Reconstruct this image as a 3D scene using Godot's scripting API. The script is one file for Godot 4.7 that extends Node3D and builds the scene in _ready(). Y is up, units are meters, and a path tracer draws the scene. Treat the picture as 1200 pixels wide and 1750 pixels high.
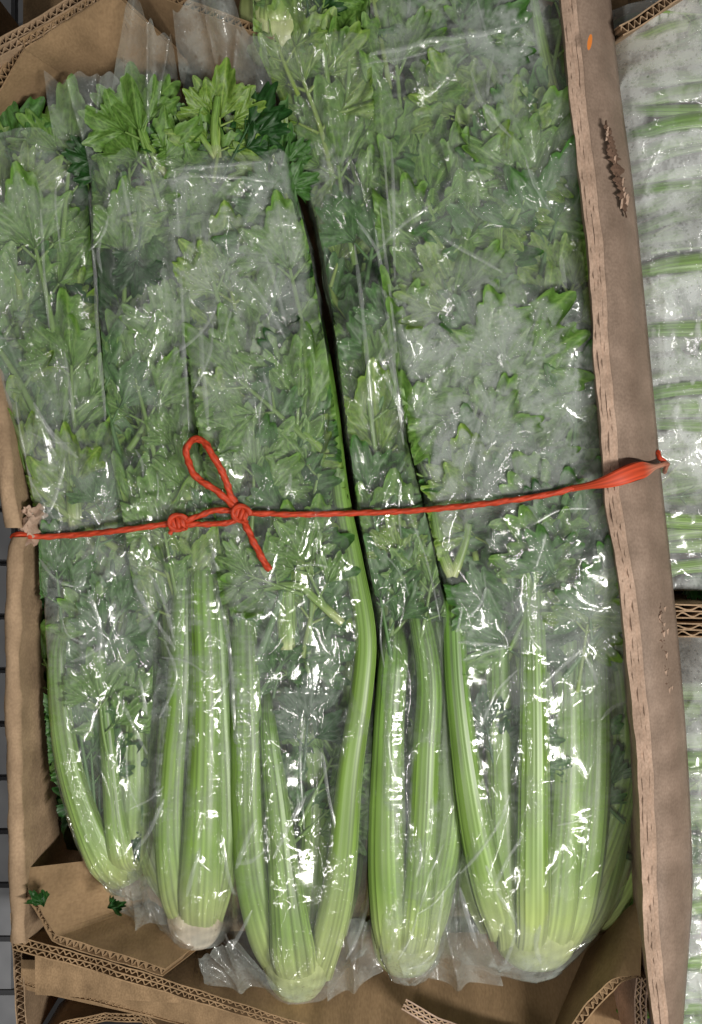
extends Node3D

# ---------------------------------------------------------------- camera frame (source photo 1200 x 1750)
const CAM_Y := 0.829
const FOV := 50.0
var K := 2.0 * tan(deg_to_rad(FOV * 0.5)) / 1750.0
var rng := RandomNumberGenerator.new()
var nz := FastNoiseLite.new()
var ridge := FastNoiseLite.new()

# obstacle height field (what lies under a film)
const HC := 0.002
const HW := 330
const HD := 400
const HX := -0.30
const HZ := -0.40
var hf := PackedFloat32Array()      # of the bunch being built
var top_film := PackedFloat32Array() # highest film anywhere

var M := {}
var leaf_meshes: Array = []
var leaf_pts: Array = []

func P(px: float, py: float, y: float) -> Vector3:
	var d := CAM_Y - y
	return Vector3((px - 600.0) * K * d, y, (py - 875.0) * K * d)

# ---------------------------------------------------------------- mesh builder
class MB:
	var v := PackedVector3Array()
	var n := PackedVector3Array()
	var c := PackedColorArray()
	var u := PackedVector2Array()
	var ix := PackedInt32Array()
	# rows nv of nu points; normal = d/du x d/dv
	func grid(p: PackedVector3Array, nu: int, nv: int, cols: PackedColorArray, uvs: PackedVector2Array, closed := false) -> void:
		var b := v.size()
		v.append_array(p)
		if cols.size() == p.size(): c.append_array(cols)
		else:
			var f := PackedColorArray(); f.resize(p.size()); f.fill(cols[0] if cols.size() else Color.WHITE); c.append_array(f)
		if uvs.size() == p.size(): u.append_array(uvs)
		else:
			var g := PackedVector2Array(); g.resize(p.size()); u.append_array(g)
		for j in nv:
			var ja := maxi(j - 1, 0) * nu
			var jb := mini(j + 1, nv - 1) * nu
			for i in nu:
				var ia := i - 1
				var ib := i + 1
				if ia < 0: ia = nu - 2 if closed else 0
				if ib >= nu: ib = 1 if closed else nu - 1
				var r := j * nu
				var m := (p[r + ib] - p[r + ia]).cross(p[jb + i] - p[ja + i])
				if m.length_squared() < 1e-20: m = Vector3.UP
				n.append(m.normalized())
		for j in nv - 1:
			for i in nu - 1:
				var q := b + j * nu + i
				ix.append_array(PackedInt32Array([q, q + nu, q + 1, q + 1, q + nu, q + nu + 1]))
	func quad(a: Vector3, b_: Vector3, c_: Vector3, d: Vector3, col := Color.WHITE) -> void:
		grid(PackedVector3Array([a, b_, d, c_]), 2, 2, PackedColorArray([col]), PackedVector2Array())
	func mesh() -> ArrayMesh:
		var a := []
		a.resize(Mesh.ARRAY_MAX)
		a[Mesh.ARRAY_VERTEX] = v; a[Mesh.ARRAY_NORMAL] = n; a[Mesh.ARRAY_COLOR] = c; a[Mesh.ARRAY_TEX_UV] = u; a[Mesh.ARRAY_INDEX] = ix
		var m := ArrayMesh.new()
		m.add_surface_from_arrays(Mesh.PRIMITIVE_TRIANGLES, a)
		return m

func add(called: String, mb: MB, mat: Material, parent: Node) -> MeshInstance3D:
	return add_mesh(called, mb.mesh(), mat, parent)

var used := {}
func numbered(called: String, parent: Node) -> String:
	var key := str(parent.get_instance_id()) + called
	var k: int = used.get(key, 0)
	used[key] = k + 1
	return called if k == 0 else "%s_%03d" % [called, k]

func add_mesh(called: String, m: Mesh, mat: Material, parent: Node) -> MeshInstance3D:
	var o := MeshInstance3D.new()
	o.mesh = m
	o.material_override = mat
	o.name = numbered(called, parent)
	parent.add_child(o, true)
	return o

func thing(called: String, label: String, category: String, group := "", at := Vector3.ZERO) -> Node3D:
	var o := Node3D.new()
	o.name = numbered(called, self)
	add_child(o, true)
	o.position = at
	o.set_meta("label", label)
	o.set_meta("category", category)
	if group != "": o.set_meta("group", group)
	return o

func smooth_path(pts: PackedVector3Array, n: int) -> PackedVector3Array:
	var c := Curve3D.new()
	var k := pts.size()
	for i in k:
		var t := (pts[mini(i + 1, k - 1)] - pts[maxi(i - 1, 0)]) / 6.0
		c.add_point(pts[i], -t, t)
	c.bake_interval = 0.001
	var out := PackedVector3Array()
	var l := c.get_baked_length()
	for i in n:
		out.append(c.sample_baked(l * i / (n - 1.0), true))
	return out

# ---------------------------------------------------------------- materials
func srgb(r: float, g: float, b: float, a := 1.0) -> Color:
	var c := Color(r, g, b).linear_to_srgb()
	c.a = a
	return c

func noise_tex(freq: float, lo: Color, hi: Color, size := 512, seed_ := 1, oct := 4) -> NoiseTexture2D:
	var t := NoiseTexture2D.new()
	var n := FastNoiseLite.new()
	n.seed = seed_; n.frequency = freq; n.fractal_octaves = oct
	n.noise_type = FastNoiseLite.TYPE_SIMPLEX_SMOOTH
	t.noise = n; t.width = size; t.height = size; t.seamless = true
	var g := Gradient.new()
	g.set_color(0, lo); g.set_color(1, hi)
	t.color_ramp = g
	return t

func noise_bytes(size: int, freq: float, seed_: int, oct := 4, kind := FastNoiseLite.FRACTAL_FBM) -> PackedByteArray:
	var n := FastNoiseLite.new()
	n.seed = seed_; n.frequency = freq; n.fractal_octaves = oct; n.fractal_type = kind
	n.noise_type = FastNoiseLite.TYPE_SIMPLEX_SMOOTH
	var im := n.get_seamless_image(size, size)
	im.convert(Image.FORMAT_L8)
	return im.get_data()

func film_normal() -> ImageTexture:
	var S := 1024
	var a := noise_bytes(S, 0.010, 11, 4, FastNoiseLite.FRACTAL_RIDGED)
	var b := noise_bytes(S, 0.03, 12, 3)
	var h := PackedFloat32Array()
	h.resize(S * S)
	for i in S * S:
		h[i] = a[i] / 255.0 * 0.06 + b[i] / 255.0 * 0.03
	var cl := noise_bytes(S, 0.006, 31, 2)
	for k in 9000:                        # water beads on the film
		var x := rng.randi() % S
		var y := rng.randi() % S
		if cl[y * S + x] / 255.0 + rng.randf() * 0.5 < 0.62: continue
		var r := 1.6 + 4.6 * pow(rng.randf(), 3.0)
		var q := int(ceil(r))
		for dy in range(-q, q + 1):
			for dx in range(-q, q + 1):
				var e := (dx * dx + dy * dy) / (r * r)
				if e < 1.0:
					var at := ((y + dy + S) % S) * S + (x + dx + S) % S
					h[at] += sqrt(1.0 - e) * 0.05 * r
	var bytes := PackedByteArray()
	bytes.resize(S * S)
	for i in S * S:
		bytes[i] = int(clampf(h[i] * 0.7 * 255.0, 0.0, 255.0))
	var im := Image.create_from_data(S, S, false, Image.FORMAT_L8, bytes)
	im.convert(Image.FORMAT_RGBA8)
	im.bump_map_to_normal_map(9.0)
	return ImageTexture.create_from_image(im)

func fog_tex(cr := 206, cg := 215, cb := 209) -> ImageTexture:
	var S := 1024
	var a := noise_bytes(S, 0.007, 21, 5)
	var b := noise_bytes(S, 0.05, 22, 3)
	var al := PackedFloat32Array()
	al.resize(S * S)
	for i in S * S:
		var t := a[i] / 255.0
		var f := smoothstep(0.30, 0.62, t + (b[i] / 255.0 - 0.5) * 0.35)
		al[i] = 0.55 + 0.45 * f
	for k in 3200:                         # clear spots where beads have run together
		var x := rng.randi() % S
		var y := rng.randi() % S
		var r := 1.2 + 4.5 * pow(rng.randf(), 4.0)
		var q := int(ceil(r))
		for dy in range(-q, q + 1):
			for dx in range(-q, q + 1):
				if dx * dx + dy * dy < r * r:
					al[((y + dy + S) % S) * S + (x + dx + S) % S] *= 0.6
	var out := PackedByteArray()
	out.resize(S * S * 4)
	for i in S * S:
		out[i * 4] = cr; out[i * 4 + 1] = cg; out[i * 4 + 2] = cb
		out[i * 4 + 3] = int(al[i] * 255.0)
	return ImageTexture.create_from_image(Image.create_from_data(S, S, false, Image.FORMAT_RGBA8, out))

func leaf_tex() -> ImageTexture:
	var S := 256
	var a := noise_bytes(S, 0.03, 41, 4)
	var out := PackedByteArray()
	out.resize(S * S * 3)
	for y in S:
		var s := y / 255.0
		for x in S:
			var th := (x / 255.0 * 2.0 - 1.0) * 1.2
			var dv := 9.0
			var sec := 9.0
			var jig := (a[((y * 2) % S) * S + (x * 2) % S] / 255.0 - 0.5) * 0.10
			for c in [-0.82, 0.0, 0.82]:
				var d: float = absf(th + jig * 0.5 - c)
				dv = minf(dv, d * (0.25 + s))
				if d < 0.42:
					var w := fposmod(s - 1.5 * d + jig * 0.5, 0.17)
					sec = minf(sec, minf(w, 0.17 - w))
			for c in [-1.05, -0.6, -0.4, -0.2, 0.2, 0.4, 0.6, 1.05]:
				if s > absf(fposmod(c * 3.1, 0.5)): sec = minf(sec, absf(th + jig - c) * 0.3)
			var vein := maxf(0.75 * (1.0 - smoothstep(0.0, 0.04, dv)), 0.34 * (1.0 - smoothstep(0.002, 0.020, sec)))
			var m := 0.72 + 0.75 * (a[y * S + x] / 255.0 - 0.5)
			var col := Color(0.185 * m, 0.36 * m, 0.078 * m).lerp(Color(0.36, 0.52, 0.19), vein * 0.8).linear_to_srgb()
			var at := (y * S + x) * 3
			out[at] = int(col.r * 255.0); out[at + 1] = int(col.g * 255.0); out[at + 2] = int(col.b * 255.0)
	return ImageTexture.create_from_image(Image.create_from_data(S, S, false, Image.FORMAT_RGB8, out))

func materials() -> void:
	var lt := leaf_tex()
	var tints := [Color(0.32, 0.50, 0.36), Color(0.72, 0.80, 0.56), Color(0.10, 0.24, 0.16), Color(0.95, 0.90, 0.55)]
	M.leaf = []
	for t in tints:
		var m := StandardMaterial3D.new()
		m.albedo_texture = lt
		m.albedo_color = (t as Color).linear_to_srgb()
		m.roughness = 0.45
		m.backlight_enabled = true
		m.backlight = Color(0.35, 0.5, 0.2)
		M.leaf.append(m)
	var st := StandardMaterial3D.new()
	st.vertex_color_use_as_albedo = true
	st.roughness = 0.36
	M.stalk = st
	var film := StandardMaterial3D.new()
	film.transparency = BaseMaterial3D.TRANSPARENCY_ALPHA
	film.albedo_color = Color(0.9, 0.92, 0.92, 0.03)
	film.roughness = 0.09
	film.metallic_specular = 0.5
	film.normal_enabled = true
	film.normal_texture = film_normal()
	film.normal_scale = 0.7
	M.film = film
	var pl := StandardMaterial3D.new()
	pl.transparency = BaseMaterial3D.TRANSPARENCY_ALPHA
	pl.albedo_color = Color(0.9, 0.92, 0.92, 0.16)  # whitish tint: crease whitening plus painted highlight lines
	pl.roughness = 0.2
	M.pleat = pl
	var fog := StandardMaterial3D.new()
	fog.transparency = BaseMaterial3D.TRANSPARENCY_ALPHA
	fog.albedo_texture = fog_tex()
	fog.albedo_color = Color(1, 1, 1, 0.29)
	fog.vertex_color_use_as_albedo = true
	fog.roughness = 0.7
	M.fog = fog
	var fw: StandardMaterial3D = fog.duplicate()
	fw.albedo_texture = fog_tex(246, 250, 249)
	M.fog_white = fw
	M.fibre = noise_tex(0.16, Color(0.80, 0.79, 0.78), Color(1, 1, 1), 512, 8, 3)
	M.card = cardboard(Color(0.55, 0.39, 0.25), 0.82)
	M.card_in = cardboard(Color(0.46, 0.31, 0.175), 0.8)
	M.card_grey = cardboard(Color(0.40, 0.30, 0.235), 0.5)
	M.card_torn = cardboard(Color(0.66, 0.48, 0.37), 0.95)
	M.card_scar = cardboard(Color(0.22, 0.14, 0.10), 0.95)
	M.card_dark = cardboard(Color(0.14, 0.085, 0.055), 0.9)
	var cd := StandardMaterial3D.new()
	cd.vertex_color_use_as_albedo = true
	cd.roughness = 0.6
	M.cord = cd
	var tl := StandardMaterial3D.new()
	tl.albedo_texture = noise_tex(0.02, srgb(0.20, 0.205, 0.22), srgb(0.29, 0.295, 0.31), 256, 5)
	tl.uv1_triplanar = true; tl.uv1_world_triplanar = true; tl.uv1_scale = Vector3(4, 4, 4)
	tl.roughness = 0.5
	M.tile = tl
	var gr := StandardMaterial3D.new()
	gr.albedo_color = srgb(0.02, 0.02, 0.022)
	gr.roughness = 0.9
	M.grout = gr
	var or_ := StandardMaterial3D.new()
	or_.albedo_color = srgb(0.75, 0.22, 0.03)
	or_.roughness = 0.6
	M.orange = or_

func cardboard(c: Color, rough: float) -> StandardMaterial3D:
	var m := StandardMaterial3D.new()
	m.albedo_texture = noise_tex(0.012, srgb(c.r * 0.58, c.g * 0.57, c.b * 0.55), srgb(c.r * 1.25, c.g * 1.25, c.b * 1.25), 512, 3, 6)
	m.uv1_triplanar = true; m.uv1_world_triplanar = true; m.uv1_scale = Vector3(7, 3, 5)
	m.detail_enabled = true
	m.detail_blend_mode = BaseMaterial3D.BLEND_MODE_MUL
	m.detail_albedo = M.fibre
	m.heightmap_enabled = true
	m.heightmap_texture = M.fibre
	m.heightmap_scale = 0.05
	m.roughness = rough
	m.metallic_specular = 0.35
	return m

# ---------------------------------------------------------------- height field
func hf_clear() -> void:
	hf.resize(HW * HD)
	hf.fill(-1.0)

func hf_put(p: Vector3) -> void:
	var x := int((p.x - HX) / HC)
	var z := int((p.z - HZ) / HC)
	if x >= 0 and z >= 0 and x < HW and z < HD:
		var k := z * HW + x
		if hf[k] < p.y: hf[k] = p.y

func hf_put_all(pts: PackedVector3Array, t: Transform3D) -> void:
	for p in pts:
		hf_put(t * p)

func hf_close() -> void:                # fill pin holes
	var src := hf.duplicate()
	for z in range(1, HD - 1):
		for x in range(1, HW - 1):
			var k := z * HW + x
			if src[k] < 0.0:
				var m := maxf(maxf(src[k - 1], src[k + 1]), maxf(src[k - HW], src[k + HW]))
				hf[k] = m
	src = hf.duplicate()
	for z in range(1, HD - 1):
		for x in range(1, HW - 1):
			var k := z * HW + x
			if src[k] > 0.0:
				var t := 0.0
				for q in [k - 1, k + 1, k - HW, k + HW]:
					t += maxf(src[q], src[k] - 0.003)
				hf[k] = maxf(src[k] * 0.4 + t * 0.15, 0.0)

func hf_get(f: PackedFloat32Array, x: float, z: float) -> float:
	var fx := clampf((x - HX) / HC - 0.5, 0.0, HW - 1.01)
	var fz := clampf((z - HZ) / HC - 0.5, 0.0, HD - 1.01)
	var i := int(fx)
	var j := int(fz)
	fx -= i
	fz -= j
	var k := j * HW + i
	return lerpf(lerpf(f[k], f[k + 1], fx), lerpf(f[k + HW], f[k + HW + 1], fx), fz)

# ---------------------------------------------------------------- celery
func leaflet(mb: MB, t: Transform3D, R: float) -> void:
	var nu := 49
	var nv := 8
	var p := PackedVector3Array()
	var uv := PackedVector2Array()
	var ph := rng.randf() * 6.28
	var curl := rng.randf_range(-0.10, 0.16)
	var side := rng.randf_range(0.0, 0.12)
	var l1 := rng.randf_range(0.80, 0.98)
	var l2 := rng.randf_range(0.80, 0.98)
	var tf := rng.randf_range(19.0, 25.0)
	for j in nv:
		var s := 0.03 + 0.97 * j / (nv - 1.0)
		for i in nu:
			var a := i / (nu - 1.0) * 2.0 - 1.0
			var th := a * 1.2
			var lobe := maxf(0.72, exp(-pow(absf(th) / 0.44, 3.0)))
			lobe = maxf(lobe, l1 * exp(-pow(absf(th + 0.80) / 0.36, 3.0)))
			lobe = maxf(lobe, l2 * exp(-pow(absf(th - 0.80) / 0.36, 3.0)))
			var tooth := 1.0 - 0.16 * (1.0 - absf(sin(th * tf * 0.5 + ph))) * s * s
			var r := R * lobe * tooth * s
			var ang := th * (0.66 + 0.22 * s)
			var y := R * (0.022 * cos(th * 8.0) * s - side * a * a * s + curl * s * s + 0.02 * sin(s * 9.0 + th * 5.0 + ph) + 0.16 * s * nz.get_noise_3d(th * 40.0, s * 50.0, ph * 60.0))
			p.append(t * Vector3(sin(ang) * r, y, -cos(ang) * r))
			uv.append(Vector2(a * 0.5 + 0.5, s))
	mb.grid(p, nu, nv, PackedColorArray(), uv)

func stem(mb: MB, pts: PackedVector3Array, r0: float, r1: float) -> void:
	var n := pts.size()
	var p := PackedVector3Array()
	var uv := PackedVector2Array()
	for j in n:
		var tg := (pts[mini(j + 1, n - 1)] - pts[maxi(j - 1, 0)]).normalized()
		var sd := tg.cross(Vector3.UP).normalized()
		var up := sd.cross(tg)
		var r := lerpf(r0, r1, j / (n - 1.0))
		for i in 7:
			var a := -i / 6.0 * TAU
			p.append(pts[j] + sd * cos(a) * r + up * sin(a) * r * 0.8)
			uv.append(Vector2(0.5, 0.1))
	mb.grid(p, 7, n, PackedColorArray(), uv, true)

func make_leaf_variants() -> void:
	for k in 10:
		var mb := MB.new()
		var bend := rng.randf_range(-0.05, 0.05)
		var axis := PackedVector3Array([Vector3(0, 0, 0.12), Vector3(0, 0.01, -0.2), Vector3(bend, 0.012, -0.5)])
		stem(mb, smooth_path(axis, 7), 0.022, 0.012)
		leaflet(mb, Transform3D(Basis(Vector3.UP, rng.randf_range(-0.2, 0.2)), Vector3(bend, 0.012, -0.48)), rng.randf_range(0.50, 0.60))
		for pr in 2:
			var z := -0.16 - 0.26 * pr
			for sd in [-1.0, 1.0]:
				if pr == 0 and rng.randf() < 0.25: continue
				var yaw: float = -sd * rng.randf_range(0.55, 1.05)
				var out := Basis(Vector3.UP, yaw) * Vector3(0, 0, -0.14)
				var b := Vector3(bend * 0.5, 0.006, z)
				stem(mb, PackedVector3Array([b, b + out * 0.5, b + out]), 0.012, 0.008)
				var tilt := Basis(Vector3.UP, yaw) * Basis(Vector3.BACK, rng.randf_range(-0.3, 0.3))
				leaflet(mb, Transform3D(tilt, b + out), rng.randf_range(0.36, 0.48) * (1.0 - 0.15 * pr))
		leaf_meshes.append(mb.mesh())
		leaf_pts.append(mb.v)

var wrap_rows: Array = []
func put_leaf(parent: Node3D, pos: Vector3, yaw: float, length: float, tint: int, pitch := 0.0, roll := 0.0) -> void:
	var k := rng.randi() % leaf_meshes.size()
	var b := Basis(Vector3.UP, deg_to_rad(yaw)) * Basis(Vector3.RIGHT, deg_to_rad(pitch)) * Basis(Vector3.BACK, deg_to_rad(roll))
	b = b.scaled(Vector3.ONE * length)
	var tf := Transform3D(b, pos)
	if wrap_rows.size():
		# leaves are bent round the inside of the bag where they would stick out of its sides
		var src: PackedVector3Array = leaf_pts[k]
		var out := PackedVector3Array()
		var bent := false
		for q in src:
			var w := tf * q
			var d := CAM_Y - w.y
			var e := edge_at(wrap_rows, 875.0 + w.z / (K * d))
			var xl := (e.x + 7.0 - 600.0) * K * d
			var xr := (e.y - 7.0 - 600.0) * K * d
			if w.x < xl:
				w.y -= (xl - w.x) * 0.85
				w.x = xl + (xl - w.x) * 0.12
				bent = true
			elif w.x > xr:
				w.y -= (w.x - xr) * 0.85
				w.x = xr - (w.x - xr) * 0.12
				bent = true
			out.append(w)
		if bent:
			var a: Array = leaf_meshes[k].surface_get_arrays(0)
			a[Mesh.ARRAY_VERTEX] = out
			var nn: PackedVector3Array = a[Mesh.ARRAY_NORMAL]
			for i in nn.size():
				nn[i] = (b * nn[i]).normalized()
				if absf(out[i].y - (tf * src[i]).y) > 0.002: nn[i] = (nn[i] + Vector3(signf((tf * src[i]).x - out[i].x) * 1.5, 0, 0)).normalized()
			a[Mesh.ARRAY_NORMAL] = nn
			var m := ArrayMesh.new()
			m.add_surface_from_arrays(Mesh.PRIMITIVE_TRIANGLES, a)
			add_mesh("leaf", m, M.leaf[tint], parent)
			for q in out: hf_put(q)
			return
	var o := add_mesh("leaf", leaf_meshes[k], M.leaf[tint], parent)
	o.transform = tf
	hf_put_all(leaf_pts[k], o.transform)

func put_stalk(parent: Node3D, keys: Array, w0: float, w1: float, tone := 0.5) -> void:
	var kp := PackedVector3Array()
	for k in keys: kp.append(P(k[0], k[1], k[2]))
	var n := 60
	var pts := smooth_path(kp, n)
	var na := 27
	var p := PackedVector3Array()
	var col := PackedColorArray()
	var ribs := 9.0 + rng.randi() % 3
	var ph := rng.randf() * 10.0
	for j in n:
		var v := j / (n - 1.0)
		var tg := (pts[mini(j + 1, n - 1)] - pts[maxi(j - 1, 0)]).normalized()
		var sd := tg.cross(Vector3.UP).normalized()
		var up := sd.cross(tg)
		var w := lerpf(w0, w1, pow(v, 0.75)) * 0.5
		w *= 1.0 + 0.04 * sin(v * 9.0 + ph)
		w *= 0.80 + 0.2 * smoothstep(0.0, 0.15, v)
		var dip := Vector3(0, -0.016 * pow(1.0 - minf(v / 0.12, 1.0), 2.0), 0) if w0 > 0.016 else Vector3.ZERO
		if w0 > 0.013 and v > 0.86:
			dip.y -= 0.016 * pow((v - 0.86) / 0.14, 2.0)
			w *= 1.0 - 0.5 * pow((v - 0.86) / 0.14, 2.0)
		for i in na:
			var a := i / (na - 1.0)
			var q: Vector3
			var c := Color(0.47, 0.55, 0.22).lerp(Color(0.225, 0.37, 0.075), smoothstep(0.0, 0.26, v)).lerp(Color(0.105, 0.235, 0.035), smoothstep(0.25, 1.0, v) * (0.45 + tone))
			if i < na - 3:
				var th := PI * (1.0 - i / (na - 4.0))
				var rb := cos(th * ribs * 2.0)
				var rr := 1.0 + 0.05 * rb
				q = -sd * cos(th) * w * rr + up * sin(th) * w * 0.62 * rr
				var streak := nz.get_noise_2d(th * 160.0 + ph * 30.0, v * 40.0)
				c = c * (0.88 + 0.12 * rb + 0.65 * streak + 0.22 * nz.get_noise_2d(v * 220.0 + ph * 9.0, a * 60.0))
			else:
				var e := (i - (na - 4.0)) / 4.0
				q = -sd * w * (1.0 - 2.0 * e) - up * w * 0.12 * sin(e * PI)
				if i == na - 1: q = sd * w * 1.035
			c.a = 1.0
			p.append(pts[j] + q + dip)
			col.append(c)
	# first column must meet the last
	var mb := MB.new()
	mb.grid(p, na, n, col, PackedVector2Array(), false)
	add("stalk", mb, M.stalk, parent)
	for q in p: hf_put(q)

func put_knob(parent: Node3D, px: float, py: float, y: float, rx: float, rz: float, pinkish := false) -> void:
	var c := P(px, py, y)
	var p := PackedVector3Array()
	var col := PackedColorArray()
	var nu := 61
	var nv := 22
	for j in nv:
		var v := j / (nv - 1.0)
		var vv := 1.0 - minf(v / 0.42, 1.0)
		var r := maxf(pow(1.0 - pow(vv, 2.4), 0.45), 0.02) * (1.0 - 0.35 * smoothstep(0.45, 1.0, v))
		var z := rz * (1.0 - v * 2.6)
		for i in nu:
			var a := i / (nu - 1.0) * TAU
			var rb := 1.0 + 0.05 * cos(a * 9.0 + 0.5 * sin(v * 3.0)) * v + 0.012 * cos(a * 34.0) + 0.012 * sin(v * 40.0 + 2.0 * sin(a * 3.0)) * (1.0 - v)
			var q := Vector3(cos(a) * rx * r * rb, sin(a) * rx * 0.85 * r * rb, z)
			p.append(c + q)
			var k := Color(0.66, 0.56, 0.42) if pinkish else Color(0.55, 0.62, 0.28)
			k = k.lerp(Color(0.40, 0.54, 0.15), smoothstep(0.25, 0.7, v))
			k = k * (0.95 + 0.08 * cos(a * 34.0) + 0.25 * nz.get_noise_2d(a * 60.0, v * 40.0))
			if v < 0.3: k = k * (0.9 + 0.12 * sin(v * 60.0 + 3.0 * sin(a * 2.0)))
			k.a = 1.0
			col.append(k)
	var mb := MB.new()
	mb.grid(p, nu, nv, col, PackedVector2Array(), true)
	add("root_base", mb, M.stalk, parent)
	for q in p: hf_put(q)

func edge_at(rows: Array, py: float) -> Vector2:
	for i in rows.size() - 1:
		var a: Array = rows[i]
		var b: Array = rows[i + 1]
		if py <= b[0]:
			var t := clampf((py - a[0]) / (b[0] - a[0]), 0.0, 1.0)
			return Vector2(lerpf(a[1], b[1], t), lerpf(a[2], b[2], t))
	var l: Array = rows[-1]
	return Vector2(l[1], l[2])

func fill_bunch(o: Node3D, rows: Array, top: float, bottom: float, n_low: int, n_high: int, base: Vector2, hi := 0.143, lowest := 0.075) -> void:
	for k in n_low:                       # stalks lower in the bunch
		var u := (k + 0.5) / n_low
		var keys := []
		var h := rng.randf_range(lowest + 0.02, hi - 0.026)
		var f: Vector2 = edge_at(rows, bottom)
		for s in 5:
			var t := s / 4.0
			var py := lerpf(base.y - 30.0, 700.0 + rng.randf() * 150.0, t)
			var e := edge_at(rows, py)
			var px := lerpf(base.x + (u - 0.5) * (f.y - f.x) * 0.5, lerpf(e.x, e.y, 0.08 + 0.84 * u), smoothstep(0.0, 0.35, t))
			keys.append([px, py, h + 0.006 * sin(t * 3.0 + k)])
		put_stalk(o, keys, rng.randf_range(0.022, 0.028), rng.randf_range(0.009, 0.013), rng.randf() * 0.5)
	for k in 7:                           # leaves hanging among the lower stalks
		var py := rng.randf_range(1080.0, 1480.0)
		var e := edge_at(rows, py)
		put_leaf(o, P(lerpf(e.x, e.y, rng.randf_range(0.15, 0.85)), py, hi - rng.randf_range(0.010, 0.028)), rng.randfn(0.0, 25.0), rng.randf_range(0.045, 0.08), rng.randi() % 3, rng.randf_range(-5, 5), rng.randf_range(-15, 15))
	for k in n_high / 2:                   # deep leaves, all in the darkest tint to paint shade
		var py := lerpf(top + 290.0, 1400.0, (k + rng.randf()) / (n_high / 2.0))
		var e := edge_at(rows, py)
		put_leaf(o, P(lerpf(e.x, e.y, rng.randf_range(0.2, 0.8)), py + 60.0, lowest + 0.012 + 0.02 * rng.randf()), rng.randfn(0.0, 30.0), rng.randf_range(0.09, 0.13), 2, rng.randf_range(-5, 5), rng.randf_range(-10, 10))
	for k in n_high:
		var t := (k + rng.randf()) / n_high
		var ln := rng.randf_range(0.08, 0.13)
		var py := lerpf(top + ln / 0.00036 * 0.92 - 60.0, 1120.0, pow(t, 0.9))
		var e := edge_at(rows, py)
		var u := rng.randf_range(0.18, 0.82)
		var d := pow(absf(2.0 * u - 1.0), 2.5)
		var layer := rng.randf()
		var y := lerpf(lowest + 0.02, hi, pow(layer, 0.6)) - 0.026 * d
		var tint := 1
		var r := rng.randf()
		if layer < 0.35: tint = 2 if r < 0.6 else 0  # low leaves coloured darker as painted shade
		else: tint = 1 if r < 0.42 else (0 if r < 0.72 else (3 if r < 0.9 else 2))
		put_leaf(o, P(lerpf(e.x, e.y, u), py + 60.0, y), rng.randfn(0.0, 24.0) + (u - 0.5) * 45.0, ln, tint, rng.randf_range(-5, 6), rng.randf_range(-18, 18) - (2.0 * u - 1.0) * 14.0)

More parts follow.
